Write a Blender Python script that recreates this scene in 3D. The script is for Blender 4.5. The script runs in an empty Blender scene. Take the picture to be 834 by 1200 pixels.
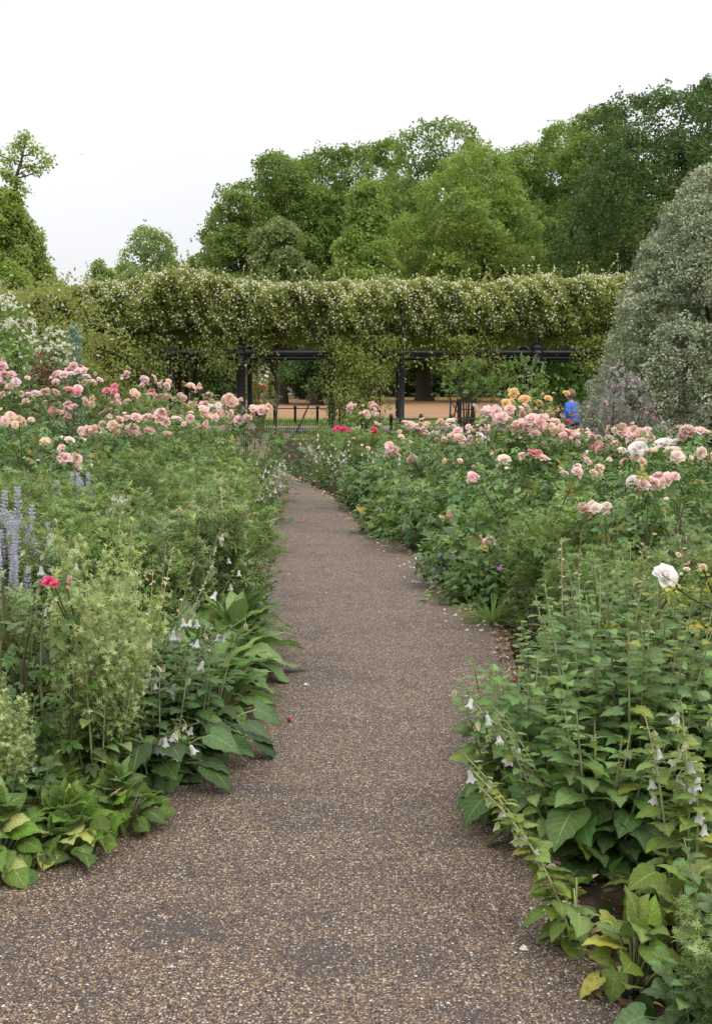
import bpy, math, random
import numpy as np
from mathutils import Vector, Matrix, Euler

rng = np.random.default_rng(11)
random.seed(11)
PI = math.pi
SC = bpy.context.scene
COL = SC.collection

# ------------------------------------------------------------------ camera geometry (photo is 834 x 1200)
F = 1424.0
TH = math.atan(155 / F)
CAMZ = 1.6
FWD = np.array([0, math.cos(TH), -math.sin(TH)])
UP = np.array([0, math.sin(TH), math.cos(TH)])


def at(px, py, Y):
    d = FWD + UP * (600 - py) / F + np.array([(px - 417) / F, 0, 0])
    return np.array([0, 0, CAMZ]) + d * (Y / d[1])


def gx(px, Y):
    return (px - 417) / F * Y


def nrmz(a):
    return a / np.maximum(np.linalg.norm(a, axis=-1, keepdims=True), 1e-9)


def rnd_dir(n, g=None):
    g = g or rng
    return nrmz(g.normal(size=(n, 3)))


# ------------------------------------------------------------------ mesh builder
class Tmpl:
    def __init__(s, v, uv, faces):
        s.v = np.array(v, float)
        s.uv = np.array(uv, float)
        s.sizes = np.array([len(f) for f in faces], np.int32)
        s.loops = np.array([i for f in faces for i in f], np.int32)


class MB:
    def __init__(s):
        s.v, s.a, s.l, s.s, s.m = [], [], [], [], []
        s.n = 0

    def _push(s, V, A, L, S, mat):
        s.v.append(V); s.a.append(A); s.l.append(L + s.n); s.s.append(S)
        s.m.append(np.full(len(S), mat, np.int32)); s.n += len(V)

    def inst(s, T, pos, dr, nm, ln, wd=None, tone=None, mat=0):
        pos = np.atleast_2d(np.asarray(pos, float)); n = len(pos)
        if n == 0:
            return
        dr = nrmz(np.broadcast_to(np.asarray(dr, float), (n, 3)))
        nm = np.broadcast_to(np.asarray(nm, float), (n, 3))
        x = np.cross(dr, nm)
        bad = np.linalg.norm(x, axis=1) < 1e-3
        if bad.any():
            x[bad] = np.cross(dr[bad], np.array([0.31, 0.77, 0.55]))
        x = nrmz(x); z = np.cross(x, dr)
        ln = np.broadcast_to(np.asarray(ln, float), (n,))
        wd = ln if wd is None else np.broadcast_to(np.asarray(wd, float), (n,))
        tone = rng.random(n) if tone is None else np.broadcast_to(np.asarray(tone, float), (n,))
        k = len(T.v)
        V = (pos[:, None] + T.v[None, :, 0:1] * (wd[:, None, None] * x[:, None])
             + T.v[None, :, 1:2] * (ln[:, None, None] * dr[:, None])
             + T.v[None, :, 2:3] * (ln[:, None, None] * z[:, None])).reshape(-1, 3)
        A = np.empty((n, k, 4))
        A[:, :, 0:2] = T.uv[None]
        A[:, :, 2] = tone[:, None]
        A[:, :, 3] = rng.random(n)[:, None]
        L = (T.loops[None] + (np.arange(n) * k)[:, None]).reshape(-1)
        s._push(V, A.reshape(-1, 4), L, np.tile(T.sizes, n), mat)

    def tube(s, pts, rad, sides=5, tone=.5, mat=0, cap=False):
        pts = np.asarray(pts, float); n = len(pts)
        rad = np.broadcast_to(np.asarray(rad, float), (n,))
        d = np.gradient(pts, axis=0); d = nrmz(d)
        ref = np.array([0.13, 0.21, 1.0]) if abs(d[0][2]) < .9 else np.array([1.0, .2, 0.1])
        x = nrmz(np.cross(d, ref)); y = np.cross(d, x)
        a = np.arange(sides) * 2 * PI / sides
        V = pts[:, None] + rad[:, None, None] * (np.cos(a)[None, :, None] * x[:, None] + np.sin(a)[None, :, None] * y[:, None])
        V = V.reshape(-1, 3)
        i = np.arange(n - 1)[:, None] * sides; j = np.arange(sides)[None]; j2 = (j + 1) % sides
        L = np.stack([i + j, i + j2, i + sides + j2, i + sides + j], -1).reshape(-1)
        S = np.full((n - 1) * sides, 4)
        if cap:
            L = np.concatenate([L, np.arange(sides)[::-1], (n - 1) * sides + np.arange(sides)])
            S = np.concatenate([S, [sides, sides]])
        A = np.zeros((len(V), 4)); A[:, 0] = .5
        A[:, 1] = np.repeat(np.linspace(0, 1, n), sides); A[:, 2] = tone; A[:, 3] = rng.random()
        s._push(V, A, L.astype(np.int64), S, mat)

    def raw(s, verts, faces, tone=.5, mat=0):
        V = np.asarray(verts, float)
        A = np.zeros((len(V), 4)); A[:, 2] = tone; A[:, 3] = rng.random()
        s._push(V, A, np.array([i for f in faces for i in f]), np.array([len(f) for f in faces]), mat)

    def box(s, c, size, mat=0, bev=0.0, rz=0.0):
        x, y, z = [q / 2 for q in size]
        b = min(bev, x * .9, y * .9, z * .9)
        if b <= 0:
            V = [(i * x, j * y, k * z) for k in (-1, 1) for j in (-1, 1) for i in (-1, 1)]
            Fc = [(0, 2, 3, 1), (4, 5, 7, 6), (0, 1, 5, 4), (2, 6, 7, 3), (0, 4, 6, 2), (1, 3, 7, 5)]
        else:
            V, Fc = [], []
            def ring(ix, iy, zz):
                st = len(V)
                V.extend([(-ix + b, -iy, zz), (ix - b, -iy, zz), (ix, -iy + b, zz), (ix, iy - b, zz),
                          (ix - b, iy, zz), (-ix + b, iy, zz), (-ix, iy - b, zz), (-ix, -iy + b, zz)])
                return st
            rs = [ring(x - b, y - b, -z), ring(x, y, -z + b), ring(x, y, z - b), ring(x - b, y - b, z)]
            for r0, r1 in zip(rs[:-1], rs[1:]):
                for q in range(8):
                    Fc.append((r0 + q, r0 + (q + 1) % 8, r1 + (q + 1) % 8, r1 + q))
            Fc.append(tuple(rs[0] + q for q in range(7, -1, -1))); Fc.append(tuple(rs[3] + q for q in range(8)))
        V = np.array(V, float)
        if rz:
            cc, ss = math.cos(rz), math.sin(rz)
            V = np.stack([V[:, 0] * cc - V[:, 1] * ss, V[:, 0] * ss + V[:, 1] * cc, V[:, 2]], 1)
        s.raw(V + np.asarray(c, float), Fc, mat=mat)

    def lathe(s, prof, c=(0, 0, 0), sides=12, mat=0, tone=.5):
        n = len(prof); a = np.arange(sides) * 2 * PI / sides
        V = np.array([(r * math.cos(t), r * math.sin(t), z) for r, z in prof for t in a]) + np.asarray(c, float)
        Fc = [(i * sides + j, i * sides + (j + 1) % sides, (i + 1) * sides + (j + 1) % sides, (i + 1) * sides + j)
              for i in range(n - 1) for j in range(sides)]
        s.raw(V, Fc, tone, mat)

    def mesh(s, name, mats, smooth=True):
        me = bpy.data.meshes.new(name)
        V = np.concatenate(s.v); A = np.concatenate(s.a)
        L = np.concatenate(s.l).astype(np.int32); S = np.concatenate(s.s).astype(np.int32); M = np.concatenate(s.m)
        me.vertices.add(len(V)); me.loops.add(len(L)); me.polygons.add(len(S))
        me.vertices.foreach_set('co', V.astype(np.float32).ravel())
        me.loops.foreach_set('vertex_index', L)
        st = np.zeros(len(S), np.int32); st[1:] = np.cumsum(S)[:-1]
        me.polygons.foreach_set('loop_start', st)
        for m in (mats if isinstance(mats, (list, tuple)) else [mats]):
            me.materials.append(m)
        me.polygons.foreach_set('material_index', M)
        me.polygons.foreach_set('use_smooth', np.full(len(S), smooth, bool))
        at_ = me.attributes.new('leaf', 'FLOAT_COLOR', 'POINT')
        at_.data.foreach_set('color', A.astype(np.float32).ravel())
        me.update(calc_edges=True)
        return me


def link(name, data, parent=None, loc=(0, 0, 0), rot=(0, 0, 0), s=1.0, mw=None):
    o = bpy.data.objects.new(name, data); COL.objects.link(o)
    if parent is not None:
        o.parent = parent
    if mw is not None:
        o.matrix_local = mw
    else:
        o.location = loc; o.rotation_euler = rot
        o.scale = (s, s, s) if np.isscalar(s) else s
    return o


def tag(o, label=None, cat=None, group=None, kind=None):
    for k, v in (('label', label), ('category', cat), ('group', group), ('kind', kind)):
        if v:
            o[k] = v
    return o


def spawn(name, label, cat, loc, parts, rot=(0, 0, 0), s=1.0, group=None):
    """A thing: an Empty at the base with its parts (name, mesh, local matrix or None)."""
    r = link(name, None, loc=loc, rot=rot, s=s)
    r.empty_display_size = .1
    tag(r, label, cat, group)
    for p in parts:
        o = link(p[0], p[1], r, mw=p[2] if len(p) > 2 and p[2] is not None else Matrix.Identity(4))
        if len(p) > 3 and p[3]:
            o.data = p[1]
            o.material_slots[0].link = 'OBJECT'
            o.material_slots[0].material = p[3]
    return r


# ------------------------------------------------------------------ leaf templates (base at 0, along +Y, normal +Z)
def leaf_t(rows, fold=.2, droop=.25, nx=3, wave=0.0, cup=0.0):
    V, UV, Fc = [], [], []
    fr = np.linspace(-1, 1, nx)
    for i, (vm, ve, w) in enumerate(rows):
        for f in fr:
            y = vm + (ve - vm) * abs(f) ** 1.5
            z = fold * abs(f) * w - droop * max(y, 0) ** 2 - cup * (f * w) ** 2 * 2 + wave * abs(f) * math.sin(i * 2.2) * .06
            V.append((f * w, y, z)); UV.append((.5 + .5 * f, vm))
    for i in range(len(rows) - 1):
        for j in range(nx - 1):
            a = i * nx + j
            Fc.append((a, a + 1, a + nx + 1, a + nx))
    return Tmpl(V, UV, Fc)


def combine(items):
    V, UV, Fc, o = [], [], [], 0
    for T, pos, dr, nm, ln, wd in items:
        dr = nrmz(np.array(dr, float)); x = nrmz(np.cross(dr, np.array(nm, float))); z = np.cross(x, dr)
        V.append(np.array(pos, float) + T.v[:, 0:1] * wd * x + T.v[:, 1:2] * ln * dr + T.v[:, 2:3] * ln * z)
        UV.append(T.uv)
        k = 0
        for sz in T.sizes:
            Fc.append(tuple(int(q) + o for q in T.loops[k:k + sz])); k += sz
        o += len(T.v)
    return Tmpl(np.concatenate(V), np.concatenate(UV), Fc)


T_OV = leaf_t([(0, 0, .02), (.28, .24, .27), (.62, .56, .27), (1, 1, .015)], .25, .2)
T_OV2 = leaf_t([(0, 0, .02), (.45, .4, .3), (1, 1, .02)], .3, .2)
T_LAN = leaf_t([(0, 0, .02), (.35, .33, .11), (.7, .68, .085), (1, 1, .008)], .3, .35)
T_BLADE = leaf_t([(0, 0, .035), (.5, .5, .05), (1, 1, .004)], .4, .15)
T_STRAP = leaf_t([(0, 0, .02), (.25, .25, .028), (.5, .5, .028), (.75, .75, .02), (1, 1, .003)], .4, .45)
_h = [(0, -.13, .17), (.05, -.13, .30), (.12, -.03, .42), (.22, .08, .455), (.32, .22, .475), (.42, .34, .44), (.52, .45, .425),
      (.62, .57, .345), (.72, .67, .31), (.82, .78, .21), (.92, .9, .105), (1, 1, .01)]
T_HEART = leaf_t(_h, .22, .32, nx=5, wave=.5, cup=.18)
T_HEART_S = leaf_t([(0, -.1, .2), (.15, 0, .42), (.4, .34, .42), (.7, .66, .26), (1, 1, .015)], .28, .3)
_b = [(0, 0, .035), (.12, .12, .07), (.25, .24, .15), (.4, .38, .205), (.55, .53, .215), (.7, .68, .185), (.85, .83, .115), (1, 1, .012)]
T_BROAD = leaf_t(_b, .35, .45, nx=5, wave=.8, cup=.5)
_r = [(0, -.06, .10), (.06, -.04, .26), (.14, .08, .37), (.25, .2, .43), (.36, .33, .455), (.48, .45, .44), (.6, .57, .40), (.72, .69, .32), (.83, .81, .225), (.93, .92, .12), (1, 1, .02)]
T_ROUND = leaf_t(_r, .10, .55, nx=7, wave=.55, cup=.35)
T_DIA = Tmpl([(0, 0, 0), (.28, .5, .06), (0, 1, -.05), (-.28, .5, .06)], [(.5, 0), (1, .5), (.5, 1), (0, .5)], [(0, 1, 2, 3)])


def _compound():
    it = [(T_OV, (0, .62, 0), (0, 1, -.15), (0, 0, 1), .42, .44)]
    for v, l in ((.5, .36), (.22, .28)):
        for sx in (-1, 1):
            it.append((T_OV, (0, v, 0), (sx * .95, .45, -.12), (sx * -.15, 0, 1), l, l * 1.05))
    return combine(it)


def _spray(n, w, up, seed):
    g = np.random.default_rng(seed); it = []
    for i in range(n):
        t = i / (n - 1); sx = -1 if i % 2 else 1
        d = (sx * (.95 - .55 * t), .55 + .6 * t, g.uniform(-up, up))
        it.append((T_BLADE, (0, t * .75, 0), d, (g.normal() * .4, 0, 1), .34 * (1.1 - .45 * t), .34 * w))
    return combine(it)


def _tuft(n, seed):
    g = np.random.default_rng(seed); it = []
    for i in range(n):
        a = g.uniform(0, 2 * PI); r = .85 * math.sqrt(g.random())
        p = (r * math.cos(a), r * math.sin(a), g.uniform(-.35, .35))
        b = a + g.normal() * 1.0
        d = (math.cos(b), math.sin(b), g.uniform(-.8, .25))
        nn = (g.normal() * .5, g.normal() * .5, 1)
        l = g.uniform(.4, .72)
        it.append((T_DIA, p, d, nn, l, l * 1.25))
    return combine(it)


def _star(n, T, w, seed):
    g = np.random.default_rng(seed); it = []
    for i in range(n):
        a = i * 2.4 + g.normal() * .2; e = .15 + .75 * (i / n)
        d = (math.cos(a) * math.cos(e), math.sin(a) * math.cos(e), math.sin(e))
        it.append((T, (0, 0, .12 * i / n), d, (-math.cos(a) * math.sin(e), -math.sin(a) * math.sin(e), math.cos(e)), g.uniform(.7, 1.0), w))
    t = combine(it)
    t.v = t.v[:, [0, 2, 1]] * np.array([1, 1, -1])      # axis along +Y
    return t


T_ROSE = _compound()
T_SPRAYS = [_spray(11, 2.4, .5, k) for k in range(3)]
T_FINE = [_spray(9, 2.2, .9, k + 7) for k in range(3)]
T_TUFTS = [_tuft(12, k) for k in range(4)]
T_STAR = _star(9, T_LAN, 1.1, 3)
T_STARN = [_star(10, T_LAN, .85, 13), _star(8, T_LAN, .7, 14), _star(12, T_LAN, .8, 15)]
T_STARW = _star(6, T_OV2, .8, 5)


def curve(p0, p1, bend, n=7):
    """Quadratic from p0 to p1; bend moves the middle."""
    p0, p1 = np.asarray(p0, float), np.asarray(p1, float)
    m = (p0 + p1) / 2 + np.asarray(bend, float)
    t = np.linspace(0, 1, n)[:, None]
    return (1 - t) ** 2 * p0 + 2 * t * (1 - t) * m + t ** 2 * p1


# ------------------------------------------------------------------ materials
class NT:
    def __init__(s, name):
        s.m = bpy.data.materials.new(name); s.m.use_nodes = True
        s.t = s.m.node_tree; s.t.nodes.clear()

    def n(s, typ, **kw):
        nd = s.t.nodes.new(typ)
        for k, v in kw.items():
            if k.startswith('i_'):
                nd.inputs[k[2:].replace('_', ' ')].default_value = v
            else:
                setattr(nd, k, v)
        return nd

    def L(s, a, b):
        s.t.links.new(a, b)

    def math(s, op, a, b=None, c=None, clamp=False):
        nd = s.n('ShaderNodeMath', operation=op); nd.use_clamp = clamp
        for i, q in enumerate((a, b, c)):
            if q is None:
                continue
            if isinstance(q, (int, float)):
                nd.inputs[i].default_value = q
            else:
                s.L(q, nd.inputs[i])
        return nd.outputs[0]

    def mix(s, f, a, b, bt='MIX'):
        nd = s.n('ShaderNodeMix', data_type='RGBA', blend_type=bt)
        for i, q in ((0, f), (6, a), (7, b)):
            if isinstance(q, (int, float)):
                nd.inputs[i].default_value = q
            elif isinstance(q, tuple):
                nd.inputs[i].default_value = q if len(q) == 4 else (*q, 1)
            else:
                s.L(q, nd.inputs[i])
        return nd.outputs[2]

    def ramp(s, f, stops, interp='LINEAR'):
        nd = s.n('ShaderNodeValToRGB'); e = nd.color_ramp.elements; nd.color_ramp.interpolation = interp
        while len(e) < len(stops):
            e.new(.5)
        for q, (p, c) in zip(e, stops):
            q.position = p; q.color = (*c, 1) if len(c) == 3 else c
        s.L(f, nd.inputs[0])
        return nd.outputs[0]

    def noise(s, scale, vec=None, detail=3, rough=.55):
        nd = s.n('ShaderNodeTexNoise'); nd.inputs['Scale'].default_value = scale
        nd.inputs['Detail'].default_value = detail; nd.inputs['Roughness'].default_value = rough
        if vec is not None:
            s.L(vec, nd.inputs['Vector'])
        return nd.outputs['Fac']

    def pos(s):
        return s.n('ShaderNodeNewGeometry').outputs['Position']

    def bsdf(s, col, rough=.6, spec=.3, normal=None, metal=0.0, out=True):
        b = s.n('ShaderNodeBsdfPrincipled')
        b.inputs['Roughness'].default_value = rough if isinstance(rough, (int, float)) else .5
        if not isinstance(rough, (int, float)):
            s.L(rough, b.inputs['Roughness'])
        b.inputs['Specular IOR Level'].default_value = spec; b.inputs['Metallic'].default_value = metal
        if isinstance(col, tuple):
            b.inputs['Base Color'].default_value = (*col, 1)
        else:
            s.L(col, b.inputs['Base Color'])
        if normal is not None:
            s.L(normal, b.inputs['Normal'])
        if out:
            s.out(b.outputs[0])
        return b.outputs[0]

    def bump(s, h, strength=.5, dist=.01):
        nd = s.n('ShaderNodeBump'); nd.inputs['Strength'].default_value = strength; nd.inputs['Distance'].default_value = dist
        s.L(h, nd.inputs['Height'])
        return nd.outputs[0]

    def out(s, sh):
        o = s.n('ShaderNodeOutputMaterial'); s.L(sh, o.inputs[0])


def leaf_mat(name, lo, hi, trans=.3, rough=.5, spec=.25, vein=0.0, pale=.25, jit=.35, old=None, oldamt=.12, under=None, gain=1.4):
    lo = tuple(q * gain for q in lo); hi = tuple(q * gain for q in hi)
    k = NT(name)
    a = k.n('ShaderNodeAttribute', attribute_name='leaf')
    sp = k.n('ShaderNodeSeparateColor'); k.L(a.outputs['Color'], sp.inputs[0])
    u, v, tone, r = sp.outputs[0], sp.outputs[1], sp.outputs[2], a.outputs['Alpha']
    col = k.mix(tone, lo, hi)
    nz = k.noise(1.1, k.pos(), 2)
    col = k.mix(k.math('MULTIPLY', k.math('SUBTRACT', nz, .42, clamp=True), 1.5, clamp=True), col, tuple(min(1, q * 1.35) for q in hi))
    if old:
        col = k.mix(k.math('MULTIPLY', k.math('GREATER_THAN', r, 1 - oldamt), .8), col, old)
    hsv = k.n('ShaderNodeHueSaturation'); k.L(col, hsv.inputs['Color'])
    oi = k.n('ShaderNodeObjectInfo')
    val = k.math('ADD', k.math('MULTIPLY_ADD', r, jit * 2, 1 - jit), k.math('MULTIPLY_ADD', oi.outputs['Random'], .24, -.12))
    k.L(val, hsv.inputs['Value'])
    k.L(k.math('MULTIPLY_ADD', k.math('FRACT', k.math('MULTIPLY', r, 7.31)), .04, .48), hsv.inputs['Hue'])
    k.L(k.math('MULTIPLY_ADD', k.math('FRACT', k.math('MULTIPLY', r, 3.77)), .3, .93), hsv.inputs['Saturation'])
    col = hsv.outputs[0]
    nrm = None
    if vein > 0:
        du = k.math('ABSOLUTE', k.math('SUBTRACT', u, .5))
        mid = k.math('LESS_THAN', du, .022)
        w = k.math('ABSOLUTE', k.math('SUBTRACT', k.math('FRACT', k.math('SUBTRACT', k.math('MULTIPLY', v, 7.0), k.math('MULTIPLY', du, 4.5))), .5))
        side = k.math('LESS_THAN', w, .055)
        f = k.math('MULTIPLY', k.math('ADD', mid, k.math('MULTIPLY', side, .55), clamp=True), vein)
        col = k.mix(f, col, tuple(min(1, q * 2.4 + .03) for q in hi))
        ed = k.math('MULTIPLY', k.math('POWER', k.math('MULTIPLY', du, 2), 4), .35)
        col = k.mix(ed, col, tuple(q * .75 for q in lo))
        blot = k.noise(60, k.pos(), 3)
        col = k.mix(k.math('MULTIPLY', k.math('SUBTRACT', blot, .5, clamp=True), 2.0), col, tuple(q * .55 for q in lo))
        spot = k.math('MULTIPLY', k.math('SUBTRACT', k.noise(34, k.pos(), 4, .7), .60, clamp=True), 7.0, clamp=True)
        col = k.mix(k.math('MULTIPLY', spot, .55), col, (.17, .13, .045))
        nrm = k.bump(k.math('ADD', k.math('MULTIPLY', w, 1.0), k.math('MULTIPLY', k.noise(140, k.pos(), 2), .6)), .5, .004)
    geo = k.n('ShaderNodeNewGeometry')
    und = under or tuple(min(1, q * 1.15 + .03) for q in hi)
    col = k.mix(k.math('MULTIPLY', geo.outputs['Backfacing'], pale), col, und)
    b = k.bsdf(col, rough, spec, nrm, out=False)
    t = k.n('ShaderNodeBsdfTranslucent')
    k.L(k.mix(.5, col, tuple(min(1, q) for q in (hi[0] * 1.5, hi[1] * 1.5, hi[2] * .8))), t.inputs[0])
    mx = k.n('ShaderNodeMixShader'); mx.inputs[0].default_value = trans
    k.L(b, mx.inputs[1]); k.L(t.outputs[0], mx.inputs[2])
    k.out(mx.outputs[0])
    return k.m


def petal_mat(name, core, edge, trans=.5, old=None):
    k = NT(name)
    a = k.n('ShaderNodeAttribute', attribute_name='leaf')
    sp = k.n('ShaderNodeSeparateColor'); k.L(a.outputs['Color'], sp.inputs[0])
    v, tone, r = sp.outputs[1], sp.outputs[2], a.outputs['Alpha']
    oi = k.n('ShaderNodeObjectInfo')
    f = k.math('ADD', k.math('MULTIPLY', v, .75), k.math('MULTIPLY_ADD', oi.outputs['Random'], .5, -.2), clamp=True)
    col = k.mix(f, core, edge)
    col = k.mix(k.math('MULTIPLY', tone, .35), col, tuple(min(1, q * .5 + .42) for q in edge))
    if old:
        col = k.mix(k.math('MULTIPLY', k.math('GREATER_THAN', k.math('FRACT', k.math('MULTIPLY', oi.outputs['Random'], 13.7)), .8), .5), col, old)
    hsv = k.n('ShaderNodeHueSaturation'); k.L(col, hsv.inputs['Color'])
    k.L(k.math('MULTIPLY_ADD', r, .2, .92), hsv.inputs['Value'])
    col = hsv.outputs[0]
    b = k.bsdf(col, .55, .2, k.bump(k.noise(160, k.pos(), 2), .25, .003), out=False)
    t = k.n('ShaderNodeBsdfTranslucent'); k.L(col, t.inputs[0])
    mx = k.n('ShaderNodeMixShader'); mx.inputs[0].default_value = trans
    k.L(b, mx.inputs[1]); k.L(t.outputs[0], mx.inputs[2]); k.out(mx.outputs[0])
    return k.m


def simple(name, col, rough=.6, spec=.3, metal=0.0, nscale=8.0, amt=.25, bump=0.0):
    k = NT(name)
    nz = k.noise(nscale, k.pos(), 4)
    c = k.mix(nz, tuple(q * (1 - amt) for q in col), tuple(min(1, q * (1 + amt)) for q in col))
    k.bsdf(c, rough, spec, k.bump(k.noise(nscale * 5, k.pos(), 3), bump, .01) if bump else None, metal)
    return k.m


M = {}
M['bark'] = simple('bark', (.075, .06, .045), .9, .1, nscale=6, amt=.5, bump=.6)
M['cane'] = leaf_mat('cane', (.06, .08, .03), (.10, .08, .045), 0, .6, .2)
M['herb_stem'] = leaf_mat('herb_stem', (.14, .17, .07), (.22, .21, .12), 0, .6, .2)
M['straw'] = leaf_mat('straw', (.26, .23, .15), (.34, .29, .19), .1, .7, .1)
M['tree_mid'] = leaf_mat('tree_mid', (.080, .128, .036), (.155, .212, .062), .4, .55, .2)  # mid and bright tree greens lifted: aerial haze put into the colour
M['tree_bright'] = leaf_mat('tree_bright', (.112, .172, .046), (.205, .272, .080), .42, .55, .2)
M['tree_dark'] = leaf_mat('tree_dark', (.032, .062, .020), (.068, .110, .032), .25, .5, .25)
M['tree_olive'] = leaf_mat('tree_olive', (.09, .125, .05), (.15, .19, .08), .3, .6, .15)
M['tree_far'] = leaf_mat('tree_far', (.135, .19, .075), (.205, .265, .105), .35, .6, .15)
M['tree_left'] = leaf_mat('tree_left', (.15, .205, .06), (.245, .305, .10), .48, .55, .2)
M['climber'] = leaf_mat('climber', (.088, .120, .030), (.238, .258, .090), .38, .55, .2, old=(.20, .17, .06), oldamt=.05)
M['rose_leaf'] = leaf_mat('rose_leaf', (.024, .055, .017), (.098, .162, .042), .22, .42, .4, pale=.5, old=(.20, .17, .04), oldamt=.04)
M['rose_leaf_light'] = leaf_mat('rose_leaf_light', (.040, .085, .022), (.14, .21, .055), .28, .45, .35, pale=.4, old=(.28, .22, .05), oldamt=.05)
M['rose_leaf_yellow'] = leaf_mat('rose_leaf_yellow', (.09, .14, .035), (.24, .26, .06), .3, .45, .35, vein=.3, old=(.46, .38, .06), oldamt=.35)
M['feather'] = leaf_mat('feather', (.030, .060, .018), (.188, .250, .095), .25, .6, .15)  # low tone darkened, putting the shade of the gaps into the leaf colour
M['feather_dark'] = leaf_mat('feather_dark', (.032, .056, .022), (.17, .215, .10), .25, .6, .15)
M['pale_spiky'] = leaf_mat('pale_spiky', (.10, .155, .045), (.46, .51, .28), .38, .6, .15, gain=1.25)
M['bell_leaf'] = leaf_mat('bell_leaf', (.045, .088, .027), (.130, .200, .068), .28, .5, .28, vein=.35, pale=.6, old=(.22, .24, .06), oldamt=.05)
M['bell_leaf_dark'] = leaf_mat('bell_leaf_dark', (.038, .070, .028), (.10, .155, .06), .25, .55, .25, vein=.3, pale=.5)
M['bell_leaf_yellow'] = leaf_mat('bell_leaf_yellow', (.10, .155, .036), (.185, .24, .065), .3, .5, .25, vein=.3, pale=.5, old=(.34, .32, .09), oldamt=.08, gain=1.2)
M['broad_leaf'] = leaf_mat('broad_leaf', (.055, .105, .030), (.13, .20, .065), .22, .42, .35, vein=.4, pale=.7, old=(.40, .33, .10), oldamt=.035)
M['basal_yellow'] = leaf_mat('basal_yellow', (.060, .125, .028), (.185, .265, .075), .3, .55, .22, vein=.35, pale=.5, old=(.40, .40, .16), oldamt=.16, gain=1.15)
M['grey_leaf'] = leaf_mat('grey_leaf', (.10, .135, .085), (.175, .21, .135), .2, .65, .15)
M['silver_leaf'] = leaf_mat('silver_leaf', (.085, .108, .058), (.335, .36, .25), .12, .5, .3, jit=.35, gain=1.35)
M['blue_leaf'] = leaf_mat('blue_leaf', (.10, .16, .125), (.19, .25, .20), .2, .6, .2)
M['purple_leaf'] = leaf_mat('purple_leaf', (.095, .105, .095), (.19, .19, .185), .25, .5, .25, old=(.22, .11, .13), oldamt=.15)
M['red_shrub'] = leaf_mat('red_shrub', (.055, .075, .03), (.12, .10, .055), .2, .5, .25, old=(.16, .05, .04), oldamt=.25)
M['shrub_green'] = leaf_mat('shrub_green', (.06, .115, .032), (.13, .20, .055), .25, .55, .2)
M['cover'] = leaf_mat('cover', (.016, .034, .011), (.058, .10, .028), .2, .6, .2)  # leaf colour darkened to carry the contact shade at the plant bases
M['grass_blade'] = leaf_mat('grass_blade', (.09, .14, .04), (.18, .24, .08), .25, .6, .2)
M['litter'] = leaf_mat('litter', (.10, .055, .03), (.30, .20, .12), .1, .8, .1, old=(.62, .50, .42), oldamt=.22)

P = {
    'shell': petal_mat('shell_pink_petal', (.96, .60, .54), (.97, .80, .78), old=(.74, .55, .38)),
    'mauve': petal_mat('mauve_pink_petal', (.88, .54, .58), (.94, .77, .79), old=(.72, .5, .4)),
    'deep': petal_mat('deep_pink_petal', (.80, .20, .28), (.88, .42, .48)),
    'hot': petal_mat('hot_pink_petal', (.74, .04, .17), (.84, .09, .26)),
    'red': petal_mat('red_petal', (.42, .012, .03), (.58, .03, .05)),
    'peach': petal_mat('peach_petal', (.92, .64, .44), (.95, .80, .68), old=(.70, .52, .30)),
    'cream': petal_mat('cream_blush_petal', (.90, .70, .58), (.94, .85, .77)),
    'white': petal_mat('white_blush_petal', (.92, .80, .74), (.95, .92, .90)),
    'yellow': petal_mat('apricot_yellow_petal', (.90, .55, .18), (.94, .74, .40)),
    'faded': petal_mat('faded_petal', (.68, .46, .32), (.84, .66, .56)),
    'bell': petal_mat('white_bell_petal', (.78, .78, .70), (.90, .90, .88)),
    'bud': petal_mat('cream_bud', (.45, .48, .20), (.70, .66, .42)),
    'lilac': petal_mat('lilac_petal', (.46, .44, .55), (.64, .62, .71)),
    'purple': petal_mat('purple_petal', (.42, .12, .46), (.60, .26, .62)),
    'daisy': petal_mat('white_petal', (.80, .72, .48), (.90, .89, .82)),
}


# ------------------------------------------------------------------ flowers
def petal_t(w, cup, curl):
    V, UV, Fc = [], [], []
    rows = [(0, .10), (.3, .62), (.62, 1.0), (.86, .86), (1, .42)]
    for v, ww in rows:
        for f in (-1, -.5, 0, .5, 1):
            x = f * ww * w
            V.append((x, v * (1 - .08 * f * f), cup * (abs(f) ** 2) * ww * .3 + .25 * math.sin(v * PI) * -cup * .4 - curl * max(0, v - .55) ** 2 * 2.2))
            UV.append((.5 + f * .5, v))
    for i in range(4):
        for j in range(4):
            a = i * 5 + j; Fc.append((a, a + 1, a + 6, a + 5))
    return Tmpl(V, UV, Fc)


PT = petal_t(.48, .9, .5)


def rose_mesh(name, mat, seed, open_=1.0, bud=False):
    g = np.random.default_rng(seed); mb = MB()
    for n, e, l, r0 in ((3, .95, .42, .03), (4, 1.15, .40, .02), (3, 1.35, .36, 0)) if bud else ((6, .12, .52, .02), (6, .42, .47, .02), (6, .75, .40, .015), (5, 1.05, .33, .01), (4, 1.3, .27, .0)):
        e = e + (1 - open_) * .4
        ph = g.uniform(0, 6.28)
        for i in range(n):
            a = ph + i * 2 * PI / n + g.normal() * .12; ee = e + g.normal() * .09
            d = np.array([math.cos(a) * math.cos(ee), math.sin(a) * math.cos(ee), math.sin(ee)])
            nn = np.array([-math.cos(a) * math.sin(ee), -math.sin(a) * math.sin(ee), math.cos(ee)])
            ll = l * g.uniform(.88, 1.1)
            mb.inst(PT, [np.array([math.cos(a) * r0, math.sin(a) * r0, -.02])], d, nn, ll, ll * 1.12, [g.random()])
    return mb.mesh(name, mat)


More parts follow.
